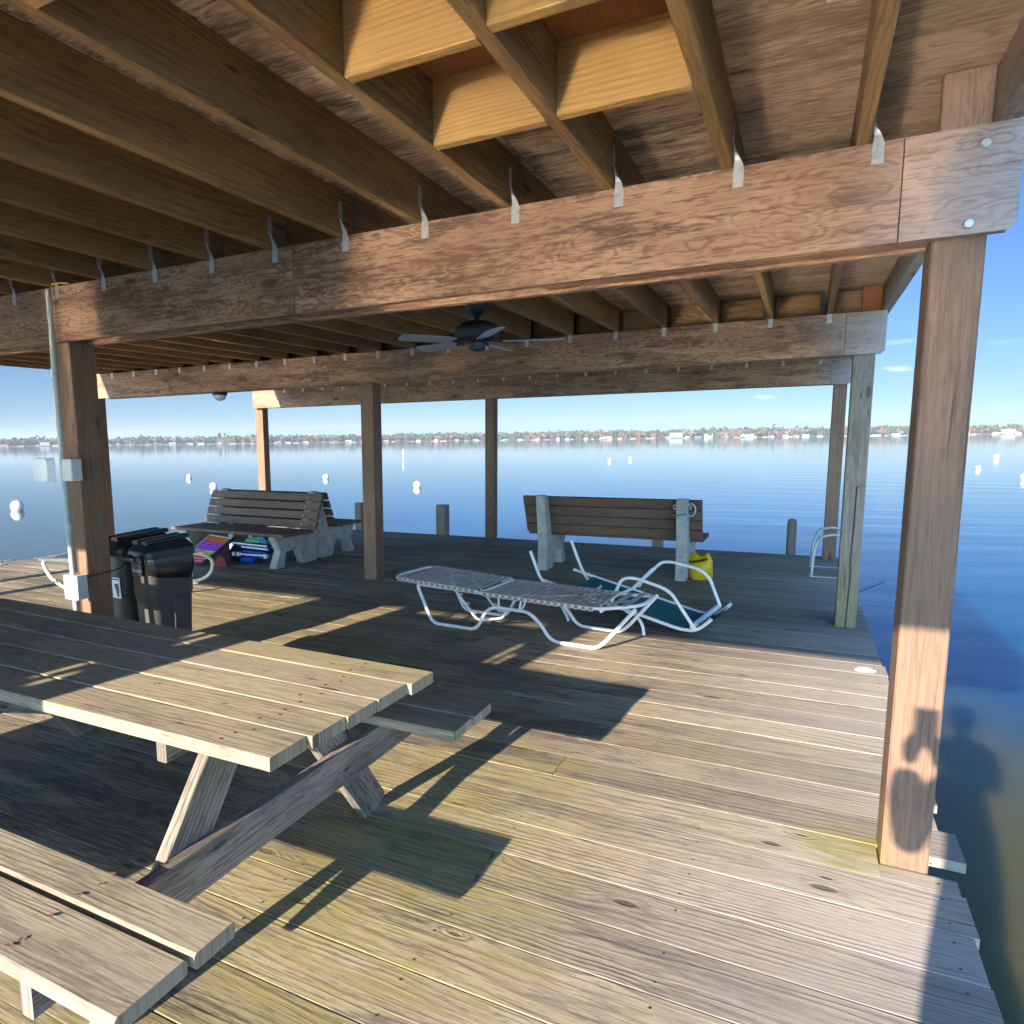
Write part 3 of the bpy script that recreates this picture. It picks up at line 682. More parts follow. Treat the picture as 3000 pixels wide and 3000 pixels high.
# rope on the third bench
b = MB(); rp = empty('rope_hank', (-1.16, 8.0, .78), 0, 'pale blue-grey rope wound round the top of the bench end by the yellow bag', 'rope')
pts = []
for k in range(90):
    a = k / 90 * 6.2832 * 3; pts.append((-1.118 + .092 * math.cos(a), 8.00 + .085 * math.sin(a), .775 + .012 * math.sin(a * 2.3) + k * .0007))
b.tube(pts, .007, 6); P_(b, 'rope_turns', M['rope'], rp)
b = MB(); pts = [(-1.118 + .10 * math.cos(k / 30 * 6.28), 7.99 + .09 * math.sin(k / 30 * 6.28), .735 + .02 * math.cos(k / 30 * 6.28)) for k in range(31)]
b.tube(pts, .008, 6); P_(b, 'blue_rope', M['rope_blue'], rp)
b = MB(); b.tube([(-1.02 + .045 * math.cos(k / 20 * 6.28), 7.905, .79 + .065 * math.sin(k / 20 * 6.28)) for k in range(20)], .008, 6, True); P_(b, 'rope_loop', M['rope'], rp)

# ---------------------------------------------------------------- yellow dry bag
yb = empty('dry_bag', (-.945, 8.28, 0), R(-15), 'bright yellow roll-top dry bag with black strap standing by the bench end', 'bag')
b = MB(); nseg = 28; prof = [(0, .112), (.01, .122), (.08, .128), (.14, .126), (.19, .118), (.225, .10), (.25, .080), (.268, .058)]
rings = []
for z, rr in prof:
    fl = max(0, (z - .15) / .12); ring = []
    for k in range(nseg):
        a = k / nseg * 6.2832; wob = 1 + .05 * math.sin(a * 3 + z * 20) + .03 * math.sin(a * 7 + z * 40) * (1 + fl * 3)
        ring.append((rr * wob * math.cos(a) * (1 + .25 * fl), rr * wob * math.sin(a) * (1 - .55 * fl), z + .025 * fl * math.sin(a * 2 + 1)))
    rings.append(ring)
vs = [p for q in rings for p in q]; fs = [[i * nseg + k, i * nseg + (k + 1) % nseg, (i + 1) * nseg + (k + 1) % nseg, (i + 1) * nseg + k] for i in range(len(prof) - 1) for k in range(nseg)]
fs += [list(range(nseg))[::-1], [(len(prof) - 1) * nseg + k for k in range(nseg)]]
b.add(vs, fs, smooth=True); b.build('bag_body', M['yellow'], yb)
b = MB(); b.tube(fillet([(-.11, -.075, .195), (-.06, -.096, .188), (.05, -.092, .218), (.09, -.055, .235)], .03), .011, 8); b.build('strap', M['black_web'], yb)
b = MB(); b.tube(fillet([(-.10, -.02, .23), (-.14, -.05, .18), (-.125, -.08, .12)], .03), .010, 8); b.build('fold_buckle', M['yellow'], yb)

# ---------------------------------------------------------------- strap chaise
ch = empty('strap_chaise_lounge', (-2.0, 5.45, 0), 0, 'low white chaise lounge with grey vinyl straps in front of the overturned teal one', 'lounge chair')
def lp(t, z, off=0):
    """point at length t along the lounger, sideways offset off"""
    u = Vector((1.4, -.14, 0)).normalized(); v = Vector((.1, 1, 0)).normalized(); return Vector((-2.68, 5.20, 0)) + u * t + v * off + Vector((0, 0, z))
WL = .60; r0 = .0145
for off in (0.03, WL - .03):
    b = MB()
    b.tube(fillet([lp(.46, .325, off), lp(-.17, .335, off), lp(-.17, .30, off), lp(-.03, r0, off), lp(.40, r0, off), lp(.475, .17, off), lp(.55, .222, off), lp(.86, .222, off), lp(.96, .14, off), lp(1.05, r0, off), lp(1.41, r0, off), lp(1.48, .08, off), lp(1.69, .345, off)], .07, 6), r0, 10)
    P_(b, 'leg_frame', M['white_tube'], ch)
    for ta, tb_ in ((.60, .60), (.78, .80)): b = MB(); b.tube([lp(ta, .222, off), lp(tb_, .325, off)], .009, 8); P_(b, 'strut', M['white_tube'], ch)
# bed rails: back section and seat section, gently sagging towards the foot
def rail(pts, par): 
    b = MB(); b.tube(pts, .0135, 10); return P_(b, 'bed_frame', M['white_tube'], par)
rail(fillet([lp(.43, .340, 0), lp(-.38, .375, 0), lp(-.42, .378, .10), lp(-.42, .378, WL - .10), lp(-.38, .375, WL), lp(.43, .340, WL)], .08, 6), ch)
rail(fillet([lp(.45, .330, 0), lp(1.42, .318, 0), lp(1.70, .352, .12), lp(1.70, .352, WL - .12), lp(1.42, .318, WL), lp(.45, .330, WL)], .10, 6), ch)
b = MB(); b.tube([lp(.445, .335, 0), lp(.445, .335, WL)], .012, 8); b.tube([lp(1.44, .30, .02), lp(1.44, .30, WL - .02)], .012, 8); P_(b, 'cross_bar', M['white_tube'], ch)
# prop with notches
b = MB()
for off in (.12, WL - .12):
    b.tube(fillet([lp(.10, .345, off), lp(.36, .065, off), lp(.60, .12, off), lp(.62, .21, off)], .05, 5), .010, 8)
    for i in range(3):
        t = .17 + i * .065; z = .26 - i * .072; b.tube([lp(t, z, off), lp(t + .03, z + .018, off), lp(t + .045, z + .005, off)], .005, 6)
P_(b, 'back_prop', M['white_tube'], ch)
def strapset(t0, t1, n, zf, name):
    b = MB(); e_ = MB()
    for i in range(n):
        t = t0 + (t1 - t0) * (i + .5) / n; z = zf(t); wd = .042
        jt = random.uniform(-.004, .004); pr = [];
        for k in range(9):
            s_ = k / 8; sag = -.012 * math.sin(math.pi * s_); pr.append((s_ * (WL + .02) - .01, sag))
        for dz in (.016,):
            vs = []; 
            for (o_, sg) in pr:
                vs += [lp(t - wd / 2 + jt, z + dz + sg, o_), lp(t + wd / 2 + jt * .3, z + dz + sg, o_)]
            for (o_, sg) in pr:
                vs += [lp(t - wd / 2 + jt, z + dz - .003 + sg, o_), lp(t + wd / 2 + jt * .3, z + dz - .003 + sg, o_)]
            m_ = 18; fs = []
            for k in range(8): fs += [[2 * k, 2 * k + 1, 2 * k + 3, 2 * k + 2], [m_ + 2 * k + 2, m_ + 2 * k + 3, m_ + 2 * k + 1, m_ + 2 * k], [2 * k + 1, m_ + 2 * k + 1, m_ + 2 * k + 3, 2 * k + 3], [2 * k, 2 * k + 2, m_ + 2 * k + 2, m_ + 2 * k]]
            b.add(vs, fs)
        for o_ in (-.014, WL + .014):
            b.board(lp(t, z + .015, o_), lp(t, z - .018, o_), wd, .004, (1, -.1, 0), .0)
            e_.board(lp(t, z + .010, o_ + (-.003 if o_ < 0 else .003)), lp(t, z - .012, o_ + (-.003 if o_ < 0 else .003)), .026, .003, (1, -.1, 0), .0)
    nb_ = len(b.v); b.v += e_.v; b.t += e_.t; b.f += [[q + nb_ for q in f] for f in e_.f]; b.uv += e_.uv; b.mi += [1] * len(e_.f); b.sm += e_.sm
    P_(b, 'straps', [M['strap'], M['strap_end']], ch)
strapset(-.36, .41, 14, lambda t: .375 - (t + .38) * .043, 'back')
strapset(.47, 1.40, 17, lambda t: .330 - (t - .45) * .012, 'seat')
b = MB()
for (t, z) in ((1.50, .325), (1.60, .338)): b.board(lp(t, z + .016, .03), lp(t, z + .016, WL - .03), .04, .003, (1, 0, 0), 0)
for (a, c) in (((.92, .10), (1.40, .50)), ((1.36, .10), (.95, .52)), ((1.40, .04), (1.58, .30))):
    b.board(lp(a[0], .343, a[1]), lp(c[0], .343, c[1]), .040, .003, None, 0)
P_(b, 'woven_straps', M['strap'], ch)

# ---------------------------------------------------------------- overturned teal sling chaise
tc_ = empty('sling_chaise_lounge', (-1.3, 6.5, 0), 0, 'overturned white framed chaise lounge with teal green sling, its leg loops in the air', 'lounge chair')
u_ = Vector((math.cos(R(-8)), math.sin(R(-8)), 0)); v_ = Vector((-u_.y, u_.x, 0)); O_ = Vector((-.68, 5.65, 0))
def sp(t, z, off): return O_ + u_ * t + v_ * off + Vector((0, 0, z))
SW = .62
RAIL = [(.13, .19), (.10, .155), (.02, .082), (-.10, .080), (-.36, .138), (-.66, .205), (-1.01, .282), (-1.26, .34)]
for off in (0, SW):
    b = MB(); b.tube(fillet([sp(t, z, off) for t, z in RAIL], .05, 4), .014, 10); P_(b, 'bed_rail', M['white_tube'], tc_)
def rz(t):
    for (a, za), (b_, zb) in zip(RAIL[:-1], RAIL[1:]):
        if b_ <= t <= a: return zb + (za - zb) * (t - b_) / (a - b_)
    return RAIL[0][1]
vs = []; fs = []; nT = 26; TT = [-1.06 + 1.17 * i / nT for i in range(nT + 1)]; n7 = 9
for sdz in (0, -.004):
    for t in TT:
        for k in range(n7): vs.append(sp(t, rz(t) + sdz - .018 * math.sin(math.pi * k / (n7 - 1)), SW * k / (n7 - 1)))
half = (nT + 1) * n7
for i in range(nT):
    for k in range(n7 - 1):
        a = i * n7 + k; fs += [[a, a + 1, a + n7 + 1, a + n7], [half + a + n7, half + a + n7 + 1, half + a + 1, half + a]]
b = MB(); b.add(vs, fs, smooth=True); P_(b, 'sling', M['teal'], tc_)
for off, pts in ((0, [(-.66, .20), (-.57, .43), (-.46, .445), (-.24, .39), (-.17, .35), (.0, .115)]), (SW, [(-.70, .21), (-.45, .485), (-.36, .492), (-.13, .45), (-.05, .39), (.045, .155)])):
    b = MB(); b.tube(fillet([sp(t, z, off) for t, z in pts], .06, 6), .0135, 10); P_(b, 'leg_loop', M['white_tube'], tc_)
b = MB(); b.tube([sp(.0, .118, -.012), sp(.03, .150, SW + .012)], .023, 12); P_(b, 'wide_cross_tube', M['white_tube'], tc_)
for off, pts in ((0, [(-1.39, .585), (-1.29, .345), (-1.12, .20), (-1.02, .015)]), (SW, [(-1.29, .61), (-1.18, .345), (-1.07, .20), (-.98, .015)])):
    b = MB(); b.tube(fillet([sp(t, z, off) for t, z in pts], .08, 5), .014, 10); P_(b, 'back_leg', M['white_tube'], tc_)
b = MB(); b.tube(fillet([sp(-1.12, .20, 0), sp(-.95, .22, .16), sp(-.90, .25, .45), sp(-1.07, .22, SW)], .1, 5), .013, 10); P_(b, 'back_leg_bar', M['white_tube'], tc_)
b = MB(); b.tube([sp(-.72, .22, .02), sp(-.62, .27, .40), sp(-.52, .42, SW)], .013, 8); P_(b, 'diagonal_bar', M['white_tube'], tc_)
b = MB(); b.tube([sp(-.64, .245, SW), sp(-.60, .31, SW - .02)], .011, 8); P_(b, 'short_link', M['white_tube'], tc_)
b = MB(); b.tube(fillet([sp(-.52, .165, -.01), sp(-.42, .15, -.05), sp(-.36, .09, -.08), sp(-.345, .012, -.09)], .05, 5), .012, 8); P_(b, 'curled_end', M['white_tube'], tc_)

# ---------------------------------------------------------------- waste bins behind the left post
def rrect(w, d, r, n=6):
    pts = []
    for (cx, cy, a0) in ((w / 2 - r, d / 2 - r, 0), (-w / 2 + r, d / 2 - r, 90), (-w / 2 + r, -d / 2 + r, 180), (w / 2 - r, -d / 2 + r, 270)):
        for k in range(n + 1): a = R(a0 + 90 * k / n); pts.append((cx + r * math.cos(a), cy + r * math.sin(a)))
    return pts
def loft(b, secs, mi=0, cap=True, smooth=True):
    n = len(secs[0]); vs = [p for s in secs for p in s]; fs = [[i * n + k, i * n + (k + 1) % n, (i + 1) * n + (k + 1) % n, (i + 1) * n + k] for i in range(len(secs) - 1) for k in range(n)]
    if cap: fs += [list(range(n))[::-1], [(len(secs) - 1) * n + k for k in range(n)]]
    b.add(vs, fs, smooth=smooth, mi=mi)
def bin_(loc, rz, w, d, h, label):
    r = empty('waste_bin', loc, rz, label, 'bin', 'black waste bins chained to the post')
    b = MB(); S = []
    for z, s in ((0, .80), (.02, .82), (h * .55, .915), (h * .62, .93), (h * .63, .965), (h * .97, .985), (h, 1.0)):
        S.append([(p[0], p[1], z) for p in rrect(w * s, d * s, .07)])
    loft(b, S, cap=False); b.prism([(p[0] * .8, p[1] * .8) for p in rrect(w, d, .07)], (0, 0, 0), (1, 0, 0), (0, 1, 0), .01)
    # venting channel down the long side
    b.board((w * .43, .02, .03), (w * .475, .02, h * .60), .07, .02, (0, 1, 0), .004)
    b.build('bin_body', M['grey_plastic'], r)
    b = MB(); loft(b, [[(p[0], p[1], z) for p in rrect(w * s, d * s, .075)] for z, s in ((h - .035, 1.04), (h - .035, 1.09), (h + .005, 1.11), (h + .022, 1.06))])
    loft(b, [[(p[0], p[1], z) for p in rrect(w * sx, d * sy, .05)] for z, sx, sy in ((h + .020, 1.04, 1.04), (h + .065, .74, .86), (h + .075, .62, .80))])
    for k in (-1, 1): b.board((k * w * .20, -d * .44, h + .070), (k * w * .20, d * .44, h + .088), w * .26, .030, (1, 0, 0), .010)
    lid = b.build('lid', M['black'], r)
    b = MB(); b.tube(fillet([(-w * .25, -d * .57, h - .01), (-w * .25, -d * .63, h - .03), (w * .30, -d * .63, h - .03), (w * .30, -d * .57, h - .01)], .03), .016, 8)
    b.build('handle', M['black'], lid)
    return r, w, d, h
lb, lw, ld, lh = bin_((-4.20, 3.50, 0), R(-2), .25, .50, .83, 'left black bin with white instruction sticker, chained to the post')
b = MB(); yy = -ld * .468; b.prism([(-.075, .50), (.055, .50), (.055, .645), (-.075, .645)], (0.075, yy + .012, 0), (1, 0, .0), (0, -.06, 1), .0015)
st_ = b.build('instruction_sticker', M['paper'], lb)
b = MB(); o = (.075, yy + .0095, 0)
b.prism([(-.066, .628), (.046, .628), (.046, .638), (-.066, .638)], o, (1, 0, 0), (0, -.06, 1), .001)
b.prism([(-.004, .60), (.04, .606), (.042, .57), (.032, .512), (.018, .508), (.010, .55)], o, (1, 0, 0), (0, -.06, 1), .001)
b.prism([(-.062, .590), (-.05, .590), (-.052, .60), (-.060, .60)], o, (1, 0, 0), (0, -.06, 1), .001); b.prism([(-.062, .562), (-.045, .562), (-.05, .575), (-.056, .578)], o, (1, 0, 0), (0, -.06, 1), .001)
b.build('sticker_drawing', M['ink'], st_)
rb, rw, rd, rh = bin_((-3.915, 3.47, 0), R(-4), .235, .40, .815, 'right black bin with black liner bag hanging out under its lid')
# liner draped over the rim
b = MB(); secs = []; base = rrect(rw * 1.03, rd * 1.03, .075, 9); n = len(base)
per = len(base)
for j in range(9):
    f = j / 8; s = []
    for k, p in enumerate(base):
        a = math.atan2(p[1], p[0]); side = max(0, math.cos(a)); low = .10 + .14 * side + .05 * math.sin(a * 3 + 1)
        cr = mnoise.noise(Vector((p[0] * 14, p[1] * 14, f * 5))) * .012 * (f + .2)
        q = 1 + .06 * math.sin(f * 3.1) * side + cr * 2; s.append((p[0] * q, p[1] * q, rh - .02 - low * f + cr))
    secs.append(s)
loft(b, secs, cap=False); b.build('liner_bag', M['bag'], rb)
# chain from post to bins
cn = empty('bin_chain', (-4.0, 3.1, .72), 0, 'thin chain and cable tying the left bin to the timber post', 'chain')
b = MB(); b.tube([(-4.30, 3.37, .745), (-4.10, 3.30, .74), (-3.955, 3.16, .735), (-3.955, 2.895, .72), (-4.00, 2.88, .715), (-4.13, 2.90, .72)], .0045, 6); P_(b, 'cable', M['black_web'], cn)
b = MB()
for i in range(7):
    x = -3.965 - .022 * i; cc = Vector((x, 2.780 + .10 * (i < 2) * (1 - i * .4), .705 + .008 * math.sin(i * 1.7)))
    tl = Vector((1, 0, .25)) if i % 2 else Vector((1, 0, -.25)); nn_ = Vector((0, 0, 1)) if i % 2 else Vector((0, 1, 0))
    b.tube([cc + tl.normalized() * .017 * math.cos(k / 12 * 6.28) + nn_ * .009 * math.sin(k / 12 * 6.28) for k in range(12)], .003, 5, True)
P_(b, 'chain_links', M['chain'], cn)

# ---------------------------------------------------------------- conduit and electrical boxes on the left post
cd = empty('electrical_conduit', (-3.94, 2.82, 0), 0, 'grey conduit pipe running up the left post with two electrical boxes', 'conduit')
b = MB(); b.tube(fillet([(-3.93, 2.79, -.3), (-3.935, 2.79, .6), (-3.945, 2.79, 1.2), (-3.97, 2.80, 1.9), (-3.995, 2.82, 2.46)], .2, 6), .0165, 12); P_(b, 'pipe', M['pvc'], cd)
for z in (1.02, 1.95): 
    b = MB(); b.tube([(-3.935 - .00, 2.79, z) if z < 1.5 else (-3.974, 2.80, z), ((-3.936, 2.79, z + .05) if z < 1.5 else (-3.976, 2.801, z + .05))], .021, 12); P_(b, 'coupling', M['pvc'], cd)
b = MB(); b.box((-4.00, 2.765, .605), (-3.875, 2.845, .755), ch=.006); bx = P_(b, 'junction_box', M['box_grey'], cd)
b = MB()
for (x, z) in ((-3.99, .617), (-3.885, .617), (-3.99, .743), (-3.885, .743)): b.prism([(.004 * math.cos(i), .004 * math.sin(i)) for i in range(6)], (x, 2.7635, z), (1, 0, 0), (0, 0, 1), -.001)
P_(b, 'box_screws', M['galv'], bx)
b = MB(); b.box((-3.955, 2.775, 1.335), (-3.852, 2.850, 1.465), ch=.006); ob = P_(b, 'outlet_box', M['box_grey'], cd)
b = MB(); loft(b, [[(-4.035 + p[0], 2.745 + y_, 1.400 + p[1]) for p in rrect(.15, .150, .02)] for y_ in (0, .004)], smooth=False); 
loft(b, [[(-4.035 + p[0] * s_, 2.745 - y_, 1.400 + p[1] * s_) for p in rrect(.15, .150, .02)] for y_, s_ in ((0, 1), (.045, .94), (.05, .90))], smooth=False); P_(b, 'open_clear_cover', M['clear'], ob)
b = MB(); b.tube(fillet([(-3.995, 2.83, 2.455), (-4.00, 2.85, 2.50), (-3.93, 2.86, 2.50), (-3.86, 2.86, 2.488)], .02), .005, 6); P_(b, 'yellow_cable', M['yellow_wire'], cd)

# ---------------------------------------------------------------- ceiling fan
fn = empty('ceiling_fan', (-2.04, 4.66, BZ1), 0, 'dark ceiling fan with grey blades hanging between the first two beams', 'ceiling fan')
b = MB(); b.lathe([(.0, .0), (.075, 0), (.078, -.03), (.055, -.07), (.03, -.09), (.018, -.10), (.018, -.115), (.09, -.13), (.15, -.165), (.158, -.205), (.145, -.24), (.10, -.262), (.06, -.27), (.055, -.315), (.03, -.325), (0, -.325)], (0, 0, 0), 28); b.build('motor_housing', M['fan'], fn)
for i in range(5):
    a = R(18 + 72 * i); b = MB(); ca, sa = math.cos(a), math.sin(a)
    b.tube([(ca * .10, sa * .10, -.25), (ca * .19, sa * .19, -.262)], .012, 6); ir = b.build('blade_iron', M['fan'], fn)
    b = MB(); poly = [(.18, -.045), (.30, -.056), (.54, -.06), (.58, -.04), (.59, 0), (.58, .04), (.54, .06), (.30, .056), (.18, .045)]
    o0 = Vector((0, 0, -.262)); ax = Vector((ca, sa, 0)); sy_ = Vector((-sa * .97, ca * .97, .22))
    b.prism(poly, o0, ax, sy_, .006); b.build('blade', M['blade'], fn)
# bulkhead light under the second beam
bl = empty('bulkhead_light', (-6.34, 6.66, BZ0), 0, 'small round caged bulkhead light under the second beam at left', 'light fixture')
b = MB(); b.lathe([(0, 0), (.085, 0), (.090, -.012), (.088, -.035), (.075, -.04)], (0, 0, 0), 24); b.build('fixture_base', M['fan'], bl)
b = MB(); b.lathe([(.072, -.036), (.070, -.065), (.05, -.088), (.02, -.096), (0, -.097)], (0, 0, 0), 24); b.build('glass_dome', M['glass'], bl)
b = MB()
for i in range(4):
    a = R(45 * i); b.tube([(math.cos(a) * .078 * math.cos(t), math.sin(a) * .078 * math.cos(t), -.036 - .066 * math.sin(t)) for t in [math.pi * k / 12 for k in range(13)]], .0035, 5)
b.build('wire_cage', M['galv'], bl)

# ---------------------------------------------------------------- swim ladder
ld_ = empty('swim_ladder', (.3, 9.2, 0), 0, 'light metal swim ladder with arched handrails at the right edge of the dock', 'ladder')
for y in (9.57, 8.87):
    b = MB(); b.tube(fillet([(.135, y, .0), (.145, y, .30), (.20, y, .455), (.36, y, .49), (.50, y, .42), (.553, y, .22), (.555, y, -1.35)], .13, 7), .0165, 10); P_(b, 'handrail', M['galv'], ld_)
    b = MB(); b.board((.12, y, .008), (.50, y, .008), .045, .010, (0, 1, 0), .001); P_(b, 'base_plate', M['galv'], ld_)
for z in (-.25, -.55, -.85):
    b = MB(); b.tube([(.555, 8.87, z), (.555, 9.57, z)], .016, 8); P_(b, 'rung', M['galv'], ld_)

# ---------------------------------------------------------------- short pilings along the far edge
def piling(x, y, top, rad, sq, label):
    b = MB()
    if sq: b.board((x, y, -1.6), (x, y, top), rad * 2, rad * 2, (1, 0, 0), .008)
    else: b.lathe([(rad, -1.6), (rad, top - .04), (rad * .75, top - .008), (rad * .3, top), (0, top)], (x, y, 0), 14)
    b.build('short_piling', M['post_grey'], None, label=label, cat='piling', group='short pilings along the far dock edge')
piling(-5.26, 10.58, .485, .085, True, 'square short piling at the far edge between the two inner posts')
piling(-.095, 10.58, .46, .058, False, 'slim round-topped short piling left of the swim ladder')
piling(-6.90, 10.58, .47, .07, True, 'short piling peeking out just behind the middle post')
piling(-1.80, 10.58, .50, .07, True, 'short piling seen under the seat of the right-hand bench')

# solar light on the deck
so_ = empty('deck_solar_light', (.43, 5.40, 0), R(6), 'small flat white solar dock light on the deck near the right edge', 'deck light')
b = MB(); loft(b, [[(p[0] * s, p[1] * s, z) for p in [(.052, .014), (.034, .035), (-.034, .035), (-.052, .014), (-.052, -.014), (-.034, -.035), (.034, -.035), (.052, -.014)]] for z, s in ((.0005, 1), (.008, 1), (.022, .78))], smooth=False); b.build('housing', M['float_foot'], so_)
b = MB(); b.box((-.024, -.016, .0222), (.024, .016, .0235)); b.build('solar_cell', M['box_grey'], so_)
b = MB()
for sx_ in (-1, 1): b.box((sx_ * .056 - .006, -.010, .001), (sx_ * .056 + .006, .010, .014))
b.build('reflector', M['galv'], so_)

# small cleat on the left deck edge
cl = empty('dock_cleat', (-9.2, 5.52, 0), R(80), 'small galvanised dock cleat on the left edge of the deck', 'cleat')
b = MB(); b.box((-.05, -.02, .0005), (.05, .02, .008)); b.tube(fillet([(-.09, 0, .05), (-.03, 0, .045), (.03, 0, .045), (.09, 0, .05)], .02), .010, 8); b.tube([(-.03, 0, .005), (-.03, 0, .045)], .011, 8); b.tube([(.03, 0, .005), (.03, 0, .045)], .011, 8); b.build('cleat_body', M['galv'], cl)

# ---------------------------------------------------------------- cream resin chaise behind the bins
pc = empty('resin_chaise', (-6.2, 5.1, 0), 0, 'cream resin chaise with curved legs half hidden behind the bins and post', 'lounge chair')
ua = Vector((1.65, .70, 0)).normalized(); va = Vector((-ua.y, ua.x, 0)); A0 = Vector((-7.02, 4.60, 0))
def cp(t, z, off): return A0 + ua * t + va * off + Vector((0, 0, z))
for off in (0, .58):
    b = MB(); b.tube(fillet([cp(.45, .34, off), cp(.02, .37, off), cp(.10, .17, off), cp(.30, .035, off), cp(.55, .03, off), cp(.8, .30, off), cp(1.2, .33, off), cp(1.50, .34, off), cp(1.66, .27, off), cp(1.62, .10, off), cp(1.46, .022, off), cp(1.15, .022, off)], .09, 6), .019, 10); P_(b, 'side_frame', M['cream'], pc)
    b = MB(); b.tube([cp(0, .365, off), cp(1.55, .345, off)], .018, 10); P_(b, 'bed_rail', M['cream'], pc)
    b = MB(); b.box((-.03, -.03, 0), (.03, .03, .03)); b.v = [tuple(cp(1.44 + p[0], p[2] + .0005, off + p[1])) for p in b.v]; P_(b, 'foot', M['cream'], pc)
b = MB()
for i in range(16): b.board(cp(.15 + i * .088, .375, 0), cp(.15 + i * .092, .375, .58), .055, .010, tuple(ua), .001)
P_(b, 'slats', M['cream'], pc)
rl = empty('rolled_float', (-6.62, 4.9, .38), 0, 'rolled pale pad with purple float lying on the cream chaise', 'pool float')
b = MB(); b.tube([cp(.38, .44, .12), cp(.62, .44, .12)], .055, 14); P_(b, 'pale_roll', M['cream'], rl)
b = MB(); b.tube([cp(.42, .535, .14), cp(.62, .53, .14)], .045, 12); P_(b, 'purple_roll', M['purple'], rl)

# ---------------------------------------------------------------- things stowed under the left bench
sc_ = empty('striped_beach_chair', (-6.85, 6.8, 0), 0, 'folded beach chair with orange, purple, green and red stripes leaning out from under the bench', 'beach chair')
TL, TR, BL, BR = Vector((-7.02, 7.05, .325)), Vector((-6.55, 6.98, .305)), Vector((-7.14, 6.62, .035)), Vector((-6.70, 6.56, .035))
b = MB(); vs = []; fs = []; uv = []; nu, nv_ = 6, 22
for j in range(nv_ + 1):
    for i in range(nu + 1):
        s_, t_ = i / nu, j / nv_; p = (BL * (1 - s_) + BR * s_) * (1 - t_) + (TL * (1 - s_) + TR * s_) * t_; p = p + Vector((0, -.25, .5)) * (-.02 * math.sin(math.pi * s_) + .006 * math.sin(t_ * 60)); vs.append(p)
for j in range(nv_):
    for i in range(nu):
        a = j * (nu + 1) + i; fs.append([a, a + 1, a + nu + 2, a + nu + 1]); uv.append([(i / nu, j / nv_), ((i + 1) / nu, j / nv_), ((i + 1) / nu, (j + 1) / nv_), (i / nu, (j + 1) / nv_)])
b.add(vs, fs, uv, smooth=True); P_(b, 'striped_sling', M['stripes'], sc_)
b = MB(); b.tube([BL, TL], .012, 8); b.tube([TL, TR], .012, 8); P_(b, 'frame', M['galv'], sc_)
b = MB(); b.board(BR + Vector((.03, -.02, -.01)), TR + Vector((.05, 0, .02)), .055, .025, (1, .2, 0), .006); P_(b, 'wooden_arm', M['black_web'], sc_)
bc = empty('folded_blue_chair', (-6.15, 6.95, 0), 0, 'stack of folded blue beach chair with white rails under the bench', 'beach chair')
b = MB()
for (xa, za, xb, zb, y) in ((-6.53, .262, -5.93, .245, 6.93), (-6.37, .213, -5.93, .20, 6.95), (-6.45, .115, -5.93, .12, 6.95), (-6.40, .17, -5.95, .165, 7.25), (-6.45, .07, -5.95, .07, 7.2)): b.tube([(xa, y, za), (xb, y, zb)], .011, 8)
P_(b, 'rails', M['white_tube'], bc)
b = MB(); b.board((-6.44, 7.1, .225), (-5.96, 7.1, .222), .30, .02, (0, 1, 0), .004); b.board((-6.36, 7.1, .155), (-5.98, 7.1, .145), .30, .035, (0, 1, 0), .01); b.board((-6.33, 7.08, .09), (-6.0, 7.08, .095), .25, .03, (0, 1, 0), .01); P_(b, 'blue_fabric', M['blue'], bc)
b = MB(); b.tube([(-6.38, 6.93, .048), (-6.34, 6.93, .046), (-6.18, 6.94, .046), (-6.15, 6.94, .044)], [.02, .044, .045, .03], 14); P_(b, 'blue_roll', M['blue'], bc)
b = MB()
for x in (-6.5, -6.42, -5.97): b.box((x - .02, 6.92, .09), (x + .02, 6.97, .14), ch=.003)
P_(b, 'corner_joint', M['white_tube'], bc)
nb = empty('navy_bag', (-6.50, 7.1, 0), 0, 'dark navy folded bundle behind the striped chair under the bench', 'bundle')
b = MB(); b.board((-6.62, 7.15, .10), (-6.42, 7.15, .10), .32, .19, (0, 1, 0), .05); P_(b, 'bundle_body', M['navy'], nb)
gt = empty('green_blue_towel', (-6.12, 6.98, .28), 0, 'crumpled green and blue towel on top of the folded blue chair', 'towel')
b = MB(); S = []
for j in range(6):
    f = j / 5; S.append([(-6.13 + p[0] * (1 - .35 * f ** 2) + .015 * math.sin(9 * p[1] + j), 7.03 + p[1] * (1 - .4 * f ** 2), .274 + f * .075 + .012 * math.sin(k * 1.3 + j)) for k, p in enumerate(rrect(.40, .20, .05))])
loft(b, S); P_(b, 'towel_folds', M['towel'], gt)
rg = empty('red_bag', (-6.46, 6.66, 0), 0, 'small red fabric bag on the deck beside the striped chair', 'bag')
b = MB(); b.prism([(-.10, 0), (.10, 0), (.06, .10), (.0, .135), (-.05, .09)], (-6.46, 6.62, .001), (1, .45, 0), (0, .2, 1), -.08); P_(b, 'bag_body', M['red'], rg)

